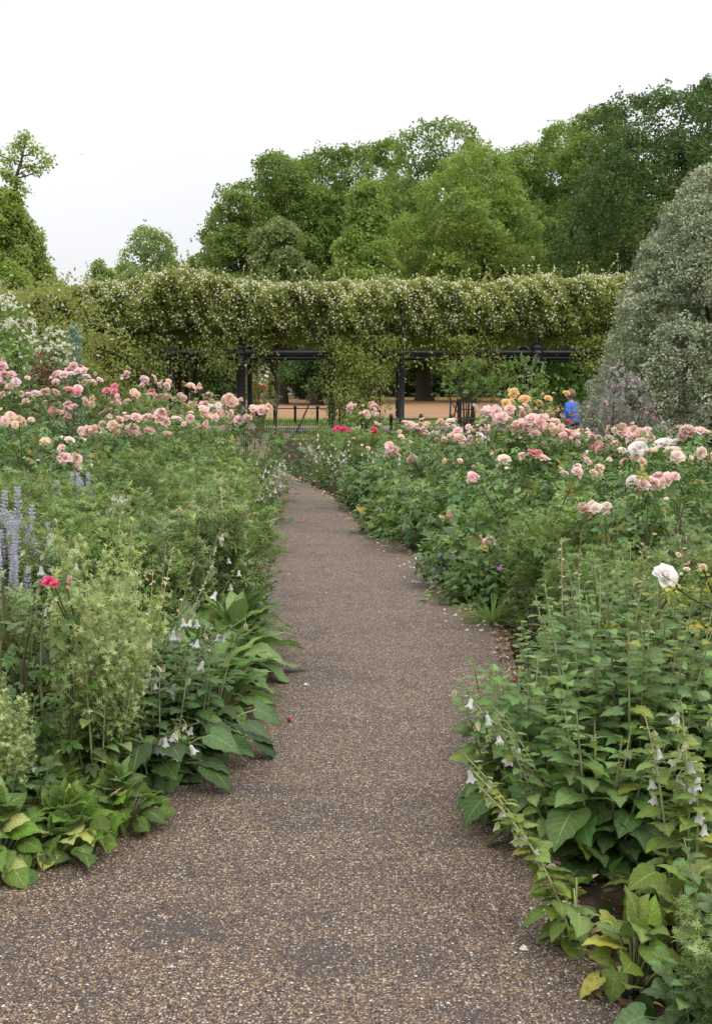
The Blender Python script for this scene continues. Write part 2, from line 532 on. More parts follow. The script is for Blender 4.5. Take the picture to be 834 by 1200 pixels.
ROSE = {c: [rose_mesh('rose_' + c, P[c], 10 + i * 7 + len(c), (.75, 1.0, 1.15)[i]) for i in range(3)] + [rose_mesh('rosebud_' + c, P[c], 77, 1, True)]
        for c in ('shell', 'mauve', 'deep', 'hot', 'red', 'peach', 'cream', 'white', 'yellow', 'faded')}


def small_flower(name, mat, n, w, e=.25):
    mb = MB()
    for i in range(n):
        a = i * 2 * PI / n
        d = np.array([math.cos(a) * math.cos(e), math.sin(a) * math.cos(e), math.sin(e)])
        mb.inst(T_OV2 if w < 1.2 else T_HEART_S, [np.zeros(3)], d, (-math.cos(a) * math.sin(e), -math.sin(a) * math.sin(e), math.cos(e)), .5, .5 * w, [.6])
    return mb.mesh(name, mat)


FLW = small_flower('small_white_flower', P['daisy'], 6, 1.25, .45)
FLP = small_flower('small_pink_flower', P['mauve'], 6, 1.25, .45)
FLV = small_flower('small_purple_flower', P['purple'], 5, 1.1, .2)
FLR = small_flower('small_rosy_flower', P['deep'], 5, 1.1, .3)


def bell_mesh():
    mb = MB(); sides = 15; prof = [(.02, 0), (.16, .04), (.22, .2), (.23, .45), (.27, .68), (.40, .92), (.50, 1.0)]
    V, A = [], []
    for i, (r, z) in enumerate(prof):
        for j in range(sides):
            a = j * 2 * PI / sides
            lob = 1 + (.16 * math.cos(5 * a) if i >= 5 else .04 * math.cos(5 * a))
            V.append((r * lob * math.cos(a), r * lob * math.sin(a), -z - (.12 * math.cos(5 * a) if i == 6 else 0)))
    Fc = [(i * sides + j, i * sides + (j + 1) % sides, (i + 1) * sides + (j + 1) % sides, (i + 1) * sides + j) for i in range(6) for j in range(sides)]
    mb.raw(V, Fc, .5)
    mb.a[0][:, 1] = np.repeat([.05, .2, .5, .8, 1, 1, 1], sides)
    mb.inst(T_LAN, np.zeros((5, 3)), [(math.cos(a), math.sin(a), -.9) for a in np.arange(5) * 1.2566], (0, 0, 1), .3, .5, .6, mat=1)
    return mb.mesh('bell', [P['bell'], M['bell_leaf']])


BELL = bell_mesh()
# ================================================================== setting
def sheet(name, pts, z, mat, parent=None):
    me = bpy.data.meshes.new(name)
    me.from_pydata([(x, y, z) for x, y in pts], [], [tuple(range(len(pts)))])
    me.materials.append(mat)
    o = link(name, me); tag(o, kind='structure')
    return o


PLY = np.array([0.0, 1, 3, 4, 4.8, 5.6, 6.6, 7.6, 9.3, 10.6, 11.7, 13, 14.7, 15.7, 17.5, 20, 25, 32, 37.9])
PR = np.interp(PLY, [0, 1, 3, 4, 5, 6.4, 7.6, 9.3, 10.6, 13, 15.7, 17.5, 20, 25, 32, 38], [.8, .8, .72, .66, .70, .88, .95, .66, .66, .22, -.14, -.48, -1.0, -1.85, -1.9, -1.8])
PL = np.interp(PLY, [0, 1, 3, 4, 4.8, 5.6, 6.6, 9.3, 11.7, 14.7, 17.5, 20, 25, 32, 38], [-1.9, -1.8, -1.55, -1.25, -.92, -.72, -.62, -.84, -.95, -1.05, -1.5, -2.4, -3.4, -3.4, -3.3])


def pathR(y): return float(np.interp(y, PLY, PR))
def pathL(y): return float(np.interp(y, PLY, PL))


def path_mat():
    k = NT('resin_gravel_path')
    p = k.pos()
    big = k.noise(1.3, p, 4, .6)
    med = k.noise(5.5, p, 3, .6)
    mpw = k.n('ShaderNodeMapping'); mpw.inputs['Scale'].default_value = (.8, 3.2, 1); k.L(p, mpw.inputs[0])
    streak = k.noise(1.6, mpw.outputs[0], 3, .6)
    dens = k.math('ADD', k.math('MULTIPLY', big, .8), k.math('ADD', k.math('MULTIPLY', med, .65), k.math('MULTIPLY', streak, .55)))
    dens = k.math('MULTIPLY', k.math('SUBTRACT', dens, .66), 2.6, clamp=True)          # 0 bare asphalt, 1 full of stones

    def stones(scale, off):
        mp = k.n('ShaderNodeMapping'); mp.inputs['Location'].default_value = off; k.L(p, mp.inputs[0])
        v = k.n('ShaderNodeTexVoronoi', feature='F1', voronoi_dimensions='2D'); v.inputs['Scale'].default_value = scale; k.L(mp.outputs[0], v.inputs['Vector'])
        sp = k.n('ShaderNodeSeparateColor'); k.L(v.outputs['Color'], sp.inputs[0])
        return v.outputs['Distance'], sp.outputs[0], sp.outputs[1], sp.outputs[2]
    d1, r1, g1, b1 = stones(105, (0, 0, 0))
    d2, r2, g2, b2 = stones(190, (3.3, 1.7, 0))
    asph = k.mix(k.noise(260, p, 3, .7), (.022, .0175, .017), (.096, .078, .073))
    asph = k.mix(k.math('MULTIPLY', big, .5), asph, (.075, .065, .066))
    pal = [(0, (.034, .026, .024)), (.14, (.13, .082, .053)), (.32, (.24, .145, .078)), (.50, (.33, .22, .13)), (.66, (.18, .12, .09)), (.78, (.42, .32, .22)), (.91, (.52, .45, .35)), (.985, (.66, .62, .55))]
    c1 = k.ramp(r1, pal, 'CONSTANT'); c2 = k.ramp(r2, pal, 'CONSTANT')
    m2 = k.math('MULTIPLY', k.math('LESS_THAN', d2, .42), k.math('LESS_THAN', g2, k.math('MULTIPLY_ADD', dens, .68, .10)))
    m1 = k.math('MULTIPLY', k.math('LESS_THAN', d1, k.math('MULTIPLY_ADD', b1, .25, .27)), k.math('LESS_THAN', g1, k.math('MULTIPLY_ADD', dens, .72, .03)))
    col = k.mix(m2, asph, c2); col = k.mix(m1, col, c1)
    col = k.mix(k.math('MULTIPLY', k.math('SUBTRACT', k.noise(.5, p, 3), .5, clamp=True), .9), col, (.06, .052, .05))
    h = k.math('ADD', k.math('MULTIPLY', m1, k.math('SUBTRACT', .6, d1)), k.math('MULTIPLY', m2, k.math('SUBTRACT', .4, d2)))
    h = k.math('ADD', h, k.math('MULTIPLY', k.noise(320, p, 2), .25))
    k.bsdf(col, .72, .28, k.bump(h, .8, .006))
    return k.m


def soil_mat():
    k = NT('bed_soil'); p = k.pos()
    c = k.ramp(k.noise(14, p, 5, .7), [(.25, (.018, .013, .009)), (.55, (.05, .035, .024)), (.8, (.10, .07, .05))])
    k.bsdf(c, .95, .1, k.bump(k.noise(40, p, 4), .8, .03)); return k.m


def ground_mat(name, stops, scale, detail=5):
    k = NT(name); p = k.pos()
    f = k.math('ADD', k.math('MULTIPLY', k.noise(scale, p, detail, .65), .6), k.math('MULTIPLY', k.noise(scale * .07, p, 3), .4))
    k.bsdf(k.ramp(f, stops), .9, .12, k.bump(k.noise(scale * 3, p, 3), .4, .03)); return k.m


M['path'] = path_mat(); M['soil'] = soil_mat()
M['grass'] = ground_mat('lawn', [(.3, (.055, .085, .022)), (.5, (.095, .135, .035)), (.7, (.17, .175, .07))], 9)
M['sand'] = ground_mat('riding_sand', [(.3, (.235, .135, .075)), (.5, (.31, .18, .10)), (.7, (.37, .225, .13))], 3)
M['road'] = ground_mat('road_tarmac', [(.3, (.10, .095, .095)), (.7, (.17, .16, .155))], 4)
k_ = NT('brick_paving'); br = k_.n('ShaderNodeTexBrick'); br.inputs['Scale'].default_value = 2.2
br.inputs['Color1'].default_value = (.30, .235, .20, 1); br.inputs['Color2'].default_value = (.24, .19, .165, 1); br.inputs['Mortar'].default_value = (.14, .12, .10, 1)
k_.L(k_.pos(), br.inputs['Vector']); k_.bsdf(br.outputs[0], .85, .2); M['paving'] = k_.m
M['iron'] = simple('black_iron_paint', (.016, .017, .021), .38, .5, nscale=20, amt=.4, bump=.15)
M['iron2'] = simple('dark_green_iron_paint', (.015, .022, .018), .5, .4, nscale=15, amt=.4)

sheet('ground', [(-2500, -60), (2500, -60), (2500, 4000), (-2500, 4000)], -.012, M['grass'])
lb = [(pathL(y), y) for y in PLY if y <= 33]
sheet('left_bed_ground', [(-16, 0)] + lb + [(-3.4, 34), (-16, 34)], -.008, M['soil'])
rb = [(pathR(y), y) for y in PLY if y <= 33]
sheet('right_bed_ground', (rb + [(-1.9, 32.5), (14, 32.5), (14, 0)])[::-1], -.008, M['soil'])
sheet('paving', [(-14, 38), (14, 38), (14, 42.6), (-14, 42.6)], -.008, M['paving'])
mbp = MB()
for i in range(len(PLY) - 1):
    for j in range(4):
        q = [(PL[a] + (PR[a] - PL[a]) * t, PLY[a], 0) for a, t in ((i, j / 4), (i, (j + 1) / 4), (i + 1, (j + 1) / 4), (i + 1, j / 4))]
        mbp.raw(q, [(0, 1, 2, 3)])
tag(link('path', mbp.mesh('path', M['path'])), kind='structure')
sheet('sand_track', [(-220, 49), (220, 49), (220, 118), (-220, 118)], -.008, M['sand'])
sheet('road', [(-400, 140), (400, 140), (400, 152), (-400, 152)], -.008, M['road'])
sheet('pavement', [(-400, 134), (400, 134), (400, 139.7), (-400, 139.7)], -.004, simple('pavement_stone', (.32, .30, .28), .9, .1, nscale=2))

# loose litter and low cover: what nobody could count
def scatter_bed(n, left, ymin, ymax, wmax, edge_bias):
    y = ymin + (ymax - ymin) * rng.random(n) ** 1.2
    d = rng.random(n) ** edge_bias * wmax
    x = np.array([(pathL(a) - b) if left else (pathR(a) + b) for a, b in zip(y, d)])
    return x, y


mb = MB()
for left in (True, False):
    x, y = scatter_bed(2600 if not left else 1500, left, 2.6, 20, 1.2, 2.2)
    n = len(x); x += (0.06 if left else -.06) + rng.normal(size=n) * .03
    d = rnd_dir(n); d[:, 2] *= .25
    mb.inst(T_OV, np.stack([x, y, .006 + rng.random(n) * .02], 1), d, rnd_dir(n) * .5 + [0, 0, 1], rng.uniform(.02, .05, n), None)
tag(link('leaf_litter', mb.mesh('leaf_litter', M['litter'])), 'dry leaves and pink petals lying along the bed edges', 'leaf litter', kind='stuff')

mb = MB()
for left in (True, False):
    x, y = scatter_bed(26000, left, 3.0 if left else 2.4, 24, 6.5, 1.0)
    n = len(x); z = rng.random(n) ** 1.5 * .34 * np.clip(np.abs(x - np.where(left, [pathL(a) for a in y], [pathR(a) for a in y])) / .35, .15, 1)
    d = rnd_dir(n); d[:, 2] = d[:, 2] * .4 + .25
    mb.inst(T_OV, np.stack([x, y, z], 1), d, rnd_dir(n) * .7 + [0, 0, 1], rng.uniform(.05, .10, n), rng.uniform(.05, .09, n), rng.random(n) * .6)
tag(link('ground_cover', mb.mesh('ground_cover', M['cover'])), 'low dark leafy ground cover filling the beds under the flowers', 'ground cover', kind='stuff')

mb = MB()
n = 9000
x = rng.uniform(-9, 9, n); y = rng.uniform(42.7, 48.5, n)
d = rnd_dir(n) * .35; d[:, 2] = 1
mb.inst(T_BLADE, np.stack([x, y, np.full(n, -.01)], 1), d, rnd_dir(n), rng.uniform(.08, .2, n), .25)
tag(link('grass', mb.mesh('grass', M['grass_blade'])), 'rough grass strip between the knee rail and the sand track', 'grass', kind='stuff')

# ================================================================== trees
def crown_pts(g, H, R, z0, form, nl, nt, lump=.27, smooth=False):
    L = []
    subs = [(0, 0, H, R, z0)]
    if form == 'round':
        subs = [(g.normal() * .10 * R, g.normal() * .1 * R, H, R * .80, z0)]
        for k in range(6):
            q = k * 1.05 + g.normal() * .35
            subs.append((math.cos(q) * R * .56, math.sin(q) * R * .5, H * g.uniform(.66, .92), R * g.uniform(.46, .62), z0))
            h_, r_ = subs[-1][2:4]; subs[-1] = subs[-1][:4] + (max(z0, h_ - 2.7 * r_),)
        nl = int(nl * 2.3)
    pk = np.array([.40] + [.10] * 6) if len(subs) > 1 else np.array([1.0])
    for i in range(nl):
        sx_, sy_, hs, rs, zs = subs[g.choice(len(subs), p=pk)]
        t = (i + g.random()) / nl if len(subs) == 1 else g.random() ** .85
        z = zs + (hs - zs) * t
        if form == 'cone':
            e = rs * (1 - t) ** .75 * (.45 + .55 * min(1, t * 5))
        elif form == 'cone2':
            e = rs * (1 - t) ** .5 * (.7 + .3 * min(1, t * 5))
        elif form == 'dome':
            e = rs * math.sqrt(max(.02, 1 - t * t))
        else:
            e = rs * max(.1, math.sin(PI * min(.98, (t * .80 + .14))) ** .6)
        lr = (R if form != 'round' else rs * 1.25) * lump * g.uniform(.7, 1.3) * (.62 + .4 * e / rs)
        if smooth:
            lr = R * lump * g.uniform(.75, 1.4)
        a = i * 2.39996 + g.normal() * .5
        rad = max(0, e * (1 if smooth else g.uniform(.82, 1.18)) - lr * .7) * math.sqrt(g.uniform(.7 if smooth else .3, 1))
        zz = min(z, hs - lr * .8)
        L.append((sx_ + rad * math.cos(a), sy_ + rad * math.sin(a), max(zz, z0 * .6 + lr * .5), lr))
    L = np.array(L)
    ch = []
    for q in L:
        for j in range(5):
            d = nrmz(g.normal(size=3) + [0, 0, .3]); r2 = q[3] * g.uniform(.30, .62)
            ch.append((*(q[:3] + d * q[3] * g.uniform(.62, .92) * np.array([1, 1, .85])), r2))
    if not smooth:
        L = np.concatenate([L, np.array(ch)])
    w = L[:, 3] ** 2; idx = g.choice(len(L), nt, p=w / w.sum())
    d = nrmz(g.normal(size=(nt, 3)) + [0, 0, .25])
    c = L[idx]
    ph = g.uniform(0, 6, (len(L), 3))[idx]
    bump = 1 + .11 * np.sin(d[:, 0] * 5 + ph[:, 0]) * np.sin(d[:, 1] * 5 + ph[:, 1]) + .10 * np.sin(d[:, 2] * 8 + ph[:, 2])
    rr = c[:, 3] * bump * (.72 + .42 * g.random(nt) ** 1.2 + np.where(g.random(nt) < (0 if smooth else .14), .42 * g.random(nt), 0))
    p = c[:, :3] + d * rr[:, None] * np.array([1, 1, .82])
    keep = np.ones(nt, bool)
    for k in range(len(L)):
        q = np.linalg.norm((p - L[k, :3]) / np.array([1, 1, .82]), axis=1) / L[k, 3]
        keep &= (q > .72) | (idx == k)
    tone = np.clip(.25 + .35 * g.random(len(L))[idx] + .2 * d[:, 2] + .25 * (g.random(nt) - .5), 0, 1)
    return p[keep], d[keep], tone[keep], L


def tree_parts(H, R, z0, form, nl, nt, seed, ts, mat, tr=.5, lump=.27):
    g = np.random.default_rng(seed)
    p, d, tone, L = crown_pts(g, H, R, z0, form, nl, int(nt * 2.1), lump)
    mb = MB(); n = len(p)
    nm = d * .55 + np.array([0, 0, .7]) + g.normal(size=(n, 3)) * .35
    dr = g.normal(size=(n, 3)) + d * .6; dr[:, 2] -= .35
    for k in range(4):
        s = np.arange(n) % 4 == k
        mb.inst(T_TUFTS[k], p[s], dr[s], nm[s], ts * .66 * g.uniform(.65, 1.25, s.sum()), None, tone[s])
    crown = mb.mesh('tree_crown', mat)
    tb = MB()
    top = H * .72
    zz = np.linspace(-.05, top, 9)
    wob = np.stack([np.sin(zz * .35 + seed) * .04 * H * (zz / H), np.cos(zz * .27 + seed) * .03 * H * (zz / H), zz], 1)
    tb.tube(wob, tr * (1 - .8 * (zz / top)) * np.where(zz < .6, 1.25, 1), 9)
    for k in g.choice(len(L), min(16, len(L)), replace=False):
        c = L[k]; s = np.clip(c[2] * .55, z0 * .6, top * .95)
        b = np.array([np.interp(s, zz, wob[:, 0]), np.interp(s, zz, wob[:, 1]), s])
        tb.tube(curve(b, c[:3], (0, 0, -.05 * H), 6), np.linspace(tr * .3, tr * .06, 6), 5)
    return [('crown', crown), ('trunk', tb.mesh('tree_trunk', M['bark']))], L


TREES = [
    (286, 101, 226, 46, 1.8, 'round', 30, 2600, .56, 'tree_mid', 'low mid green tree forming the left shoulder of the tree wall'),
    (362, 124, 186, 66, 3.0, 'round', 36, 3600, .70, 'tree_mid', 'rear tree filling the dip between the two leftmost tall trees'),
    (452, 126, 168, 70, 3.0, 'round', 36, 3600, .70, 'tree_mid', 'rear tree rising left of the tall middle tree'),
    (602, 124, 188, 66, 3.0, 'round', 34, 3400, .70, 'tree_dark', 'rear dark tree at the notch of sky right of the tall middle tree'),  # px, depth, top py, half width px, crown base z, form, lobes, tufts, tuft size, material, label
    (322, 104, 183, 72, 2.6, 'round', 46, 5200, .62, 'tree_mid', 'leftmost tall tree of the main wall of trees, rounded mid green crown'),
    (398, 108, 178, 84, 2.8, 'round', 46, 5200, .62, 'tree_mid', 'mid green round tree with dark gaps behind the pale pointed tree'),
    (330, 82, 262, 60, 1.8, 'dome', 34, 4000, .50, 'tree_olive', 'low dull olive domed tree in front of the leftmost tall tree'),
    (428, 84, 216, 80, 1.8, 'cone', 40, 4600, .52, 'tree_bright', 'bright green pointed tree rising above the middle of the rose pergola'),
    (512, 118, 143, 104, 3.5, 'round', 54, 5600, .72, 'tree_mid', 'tall dense tree forming the high middle of the tree line'),
    (548, 88, 174, 100, 1.9, 'round', 56, 6500, .55, 'tree_bright', 'broad yellow green tree bulging in front of the tall middle tree'),
    (640, 112, 150, 72, 3.0, 'round', 42, 5000, .64, 'tree_bright', 'light green tree beside the gap of sky right of the tall middle tree'),
    (692, 106, 132, 78, 3.0, 'round', 44, 5000, .64, 'tree_mid', 'mid green tree with a ragged top left of the darkest tree'),
    (772, 80, 114, 140, 1.7, 'round', 74, 9000, .52, 'tree_dark', 'large darkest green tree above the silver shrub'),
    (824, 84, 100, 84, 3.0, 'round', 40, 4600, .55, 'tree_dark', 'dark tree at the right edge, the highest of the tree line'),
    (185, 130, 270, 66, 2.0, 'round', 34, 3200, .70, 'tree_far', 'small distant pale tree standing alone above the left roses'),
    (124, 128, 302, 28, 1.5, 'round', 18, 1400, .60, 'tree_far', 'smallest distant tree beside the big left tree'),
    (253, 126, 284, 26, 1.5, 'round', 18, 1500, .60, 'tree_mid', 'small dark tree in the gap left of the main trees'),
    (232, 122, 296, 22, 1.5, 'round', 18, 1500, .60, 'tree_far', 'small pale tree just left of the small dark one in the gap'),
    (372, 78, 405, 42, .9, 'dome', 26, 3000, .40, 'tree_dark', 'low dark evergreen tree seen under the pergola left of its middle post'),
    (232, 98, 395, 75, 1.2, 'dome', 30, 3000, .5, 'tree_dark', 'wide dark low tree glimpsed under the left part of the pergola'),
    (600, 118, 385, 90, 1.6, 'dome', 34, 3200, .6, 'tree_dark', 'wide dark low tree glimpsed under the right part of the pergola'),
    (497, 94, 300, 64, 3.0, 'round', 34, 3000, .58, 'tree_mid', 'thick trunked tree seen through the pergola right of the rose curtain'),
    (462, 116, 392, 60, 1.2, 'dome', 24, 2000, .55, 'tree_dark', 'wide dark low tree right behind the rose curtain'),
    (110, 110, 390, 80, 1.2, 'dome', 28, 2600, .55, 'tree_dark', 'wide dark low tree behind the left end of the pergola'),
    (700, 100, 385, 70, 1.2, 'dome', 28, 2600, .55, 'tree_dark', 'wide dark low tree behind the blue jacket and purple shrub'),
]
for i, (px, Y, py, hw, z0, form, nl, nt, ts, mat, lab) in enumerate(TREES):
    H = at(px, py, Y)[2]; R = hw / F * Y
    tr = {21: .68, 9: .5}.get(i, .30 + .012 * H)
    parts, _ = tree_parts(H, R, z0, form, nl, nt, 40 + i, ts, M[mat], tr)
    spawn('tree', lab, 'tree', (gx(px, Y), Y, 0), parts, group='trees beyond the riding track')

# big left tree with a spindly leader
Y = 60; H = at(30, 226, Y)[2]
parts, L = tree_parts(H, 74 / F * Y, 1.6, 'cone2', 60, 7500, 77, .42, M['tree_left'], .32, .25)
g = np.random.default_rng(5); mb = MB(); tb = MB()
c0 = gx(14, Y)
ld = np.array([at(qx, qy, Y) - np.array([c0, Y, 0]) for qx, qy in ((14, 262), (15, 240), (19, 220), (20, 205), (25, 190), (28, 176), (31, 160))])
ld = np.stack([np.interp(np.linspace(0, 6, 25), range(7), ld[:, k]) for k in range(3)], 1)
tb.tube(ld, np.linspace(.14, .03, 25), 6)
for (qx, qy, r) in ((30, 160, .55), (22, 172, .6), (42, 176, .55), (55, 188, .45), (14, 186, .5), (34, 196, .45), (10, 205, .55), (20, 214, .6), (3, 200, .5), (46, 200, .35), (24, 224, .7), (-4, 180, .5)):
    w = at(qx, qy, Y) - np.array([c0, Y, 0])
    n = int(30 * r); d = rnd_dir(n, g); p = w + d * r * .75 * g.uniform(.2, 1.1, (n, 1))
    mb.inst(T_TUFTS[n % 4], p, g.normal(size=(n, 3)) - [0, 0, .4], d * .5 + [0, 0, 1], .27 * g.uniform(.6, 1.2, n), None, g.random(n))
    zb = min(w[2] - .35, at(30, 172, Y)[2]); b_ = ld[np.argmin(np.abs(ld[:, 2] - zb))]
    tb.tube(curve(b_, w, (0, 0, -.1), 6), np.linspace(.05, .015, 6), 5)
parts.append(('upper_limb', tb.mesh('upper_limb', M['bark'])))
parts.append(('upper_foliage', mb.mesh('upper_foliage', M['tree_left'])))
spawn('tree', 'yellow green tree at the left edge with a spindly bare leader above its crown', 'tree', (c0, Y, 0), parts)

# clipped dark hedge block behind the sand
mb = MB(); n = 2600
p = rng.uniform(-1, 1, (n, 3)) * [1.3, .6, .45] + [0, 0, .45]
ax = rng.integers(0, 3, n)
for a, (lo, hi) in enumerate(((-1.3, 1.3), (-.6, .6), (0, .9))):
    s = ax == a; p[s, a] = np.where(rng.random(s.sum()) < .5, lo, hi)
mb.inst(T_DIA, p, rnd_dir(n), rnd_dir(n), .16, .2, rng.random(n) * .5)
spawn('clipped_hedge', 'low clipped dark hedge block beside the thick trunk beyond the sand', 'hedge', (gx(478, 120), 120, 0), [('foliage', mb.mesh('hedge', M['tree_dark']))])

# ================================================================== far vehicles and kiosk
M['glass'] = simple('dark_glass', (.03, .035, .04), .15, .6); M['tyre'] = simple('tyre_rubber', (.02, .02, .02), .8, .2)
M['rim'] = simple('alloy', (.35, .35, .36), .4, .5, .6)


def car(name, label, px, Y, col, van=False, face=1):
    paint = simple(name + '_paint', col, .3, .5, nscale=2, amt=.06)
    if van:
        body = [(-2.3, .35), (-2.35, 1.1), (-2.3, 2.0), (-1.9, 2.1), (1.2, 2.1), (1.75, 1.35), (2.35, 1.1), (2.4, .5), (2.3, .35)]
        win = [[(.55, 1.3), (.55, 1.9), (1.15, 1.95), (1.55, 1.35)], [(-.5, 1.3), (-.5, 1.9), (.45, 1.9), (.45, 1.3)]]
    else:
        body = [(-2.1, .32), (-2.15, .75), (-2.0, .95), (-1.5, 1.05), (-.95, 1.45), (.35, 1.47), (1.05, 1.0), (1.95, .85), (2.12, .6), (2.1, .32)]
        win = [[(-1.25, 1.02), (-.85, 1.38), (-.35, 1.4), (-.35, 1.02)], [(-.27, 1.02), (-.27, 1.4), (.3, 1.4), (.82, 1.02)]]
    n = len(body); V, Fc = [], []
    for y, s in ((-.85, .97), (-.78, 1), (.78, 1), (.85, .97)):
        V += [(x * s, y, .9 + (z - .9) * s) for x, z in body]
    for r in range(3):
        for j in range(n):
            Fc.append((r * n + j, (r + 1) * n + j, (r + 1) * n + (j + 1) % n, r * n + (j + 1) % n))
    Fc += [tuple(range(n)), tuple(3 * n + j for j in range(n - 1, -1, -1))]
    mb = MB(); mb.raw(V, Fc); parts = [('body', mb.mesh('car_body', paint, False))]
    for w in win:
        for sgn in (-1, 1):
            mb = MB(); mb.raw([(x, sgn * .856, z) for x, z in w], [(0, 1, 2, 3)] if sgn < 0 else [(3, 2, 1, 0)])
            parts.append(('window', mb.mesh('car_window', M['glass'], False)))
    tm = MB(); tm.lathe([(.18, -.1), (.31, -.1), (.33, -.06), (.33, .06), (.31, .1), (.18, .1)], sides=16)
    rm = MB(); rm.lathe([(.001, -.07), (.18, -.09), (.18, .09), (.001, .07)], sides=12)
    tme, rme = tm.mesh('tyre', M['tyre']), rm.mesh('rim', M['rim'])
    r = spawn(name, label, 'van' if van else 'car', (gx(px, Y), Y, 0), parts, rot=(0, 0, 0 if face > 0 else PI), group='vehicles on the road beyond the trees')
    for x in (-1.35, 1.35):
        for y in (-.78, .78):
            w = link('wheel', None, r, loc=(x, y, .33), rot=(PI / 2, 0, 0)); link('tyre', tme, w); link('rim', rme, w)


car('parked_car', 'bright blue car on the far road just right of the left pergola post', 397, 143, (.03, .12, .55))
car('parked_car', 'red car on the far road between the left pergola posts', 292, 143, (.55, .04, .03), face=-1)
car('parked_van', 'pale blue grey van on the far road just left of the rose curtain', 376, 149, (.42, .48, .58), True)
car('parked_van', 'red van on the far road behind the left pink roses', 226, 146, (.55, .06, .04), True, -1)
car('parked_car', 'pale grey car on the far road in the left pergola opening', 338, 146, (.5, .52, .55))
mb = MB(); mb.box((0, 0, 1.15), (3.6, 2, 2.1), 0, .05)
mb2 = MB(); mb2.box((0, 0, 2.31), (4.0, 2.4, .2), 0, .04)
mb3 = MB(); mb3.box((-.7, -1.015, 1.45), (1.4, .06, .8), 0, .02)
mb4 = MB(); mb4.box((1.0, -1.015, 1.05), (.8, .06, 1.8), 0, .02)
spawn('park_kiosk', 'small blue kiosk with pale hatch seen right of the thick trunk', 'kiosk', (gx(522, 128), 128, 0),
      [('wall', mb.mesh('kiosk_wall', simple('blue_boards', (.04, .10, .28), .6), False)), ('roof', mb2.mesh('kiosk_roof', simple('grey_roof', (.2, .2, .21), .8), False)),
       ('hatch', mb3.mesh('kiosk_hatch', simple('pale_hatch', (.6, .6, .58), .6), False)), ('door', mb4.mesh('kiosk_door', simple('white_door', (.55, .57, .6), .6), False))])

# aeroplane far up in the left sky
mb = MB(); mb.lathe([(.05, -18), (1.2, -16), (1.9, -12), (2.0, 8), (1.2, 15), (.2, 19)], sides=10)
fw = MB(); fw.raw([(1.5, -3, -.6), (17, 7, .6), (17, 9.5, .6), (1.5, 5, -.6), (-1.5, -3, -.6), (-17, 7, .6), (-17, 9.5, .6), (-1.5, 5, -.6)], [(0, 1, 2, 3), (7, 6, 5, 4)])
tf = MB(); tf.raw([(0, 12, 1), (0, 17, 7), (0, 19.5, 7), (0, 18, 1)], [(0, 1, 2, 3)])
ts_ = MB(); ts_.raw([(.5, 14, .6), (6, 18, 1), (6, 19.5, 1), (.5, 18, .6), (-.5, 14, .6), (-6, 18, 1), (-6, 19.5, 1), (-.5, 18, .6)], [(0, 1, 2, 3), (7, 6, 5, 4)])
en = MB(); en.lathe([(.9, -2), (1.1, -1), (.6, 2.5)], sides=8)
pm = simple('aircraft_skin', (.72, .73, .75), .5)  # pale skin, with the faintness from haze put into its colour
a = at(97, 181, 6800)
r = spawn('aeroplane', 'tiny pale aeroplane high in the empty left sky', 'aeroplane', a, [], rot=(.05, 0, 1.35))
link('fuselage', mb.mesh('fuselage', pm), r, rot=(-PI / 2, 0, 0))
link('wing', fw.mesh('wing', pm), r); link('tail_fin', tf.mesh('tail_fin', pm), r); link('tailplane', ts_.mesh('tailplane', pm), r)
em = en.mesh('engine', pm)
for sx in (-1, 1):
    link('engine', em, r, loc=(sx * 6, 1, -1.4), rot=(-PI / 2, 0, 0))

# ================================================================== fences
def knee_rail(label, pxs, Y, h, rail_z):
    r = spawn('knee_rail_fence', label, 'fence', (0, Y, 0), [])
    pm_ = MB(); pm_.lathe([(.045, -.02), (.045, h - .1), (.06, h - .09), (.06, h - .05), (.045, h - .04), (.055, h - .02), (.03, h), (.001, h + .005)], sides=10)
    me = pm_.mesh('fence_post', M['iron'])
    for px in pxs:
        link('post', me, r, loc=(gx(px, Y), 0, 0))
    mb = MB(); x0, x1 = gx(pxs[0], Y), gx(pxs[-1], Y)
    mb.tube([(x0, -.0, rail_z), ((x0 + x1) / 2, 0, rail_z - .01), (x1, 0, rail_z)], .02, 6)
    link('rail', mb.mesh('fence_rail', M['iron']), r)


knee_rail('low black knee rail of posts in the left pergola opening beside the grass', [200, 232, 264, 297, 322, 346, 372, 398, 424], 43, .72, .60)
knee_rail('low black knee rail with capped posts behind the red roses, right of the rose curtain', [424, 458, 493, 528, 565], 33, .68, .55)
mb = MB()
for i in range(46):
    x = gx(300, 37.6) + i * .066
    t = np.linspace(0, PI, 9)
    mb.tube(np.stack([x + .065 * np.cos(t) * -1, np.full(9, .0), .26 + .10 * np.sin(t)], 1), .007, 4)
    for sx in (-.065, .065):
        mb.tube([(x + sx, 0, -.02), (x + sx, 0, .26)], .007, 4)
mr = MB(); mr.tube([(gx(298, 37.6), 0, .10), (gx(416, 37.6), 0, .10)], .009, 4)
spawn('hoop_edging', 'low dark wire hoop edging along the pale paving under the pergola', 'edging', (0, 37.6, 0), [('hoop_panel', mb.mesh('hoops', M['iron2'])), ('rail', mr.mesh('hoop_rail', M['iron2']))])

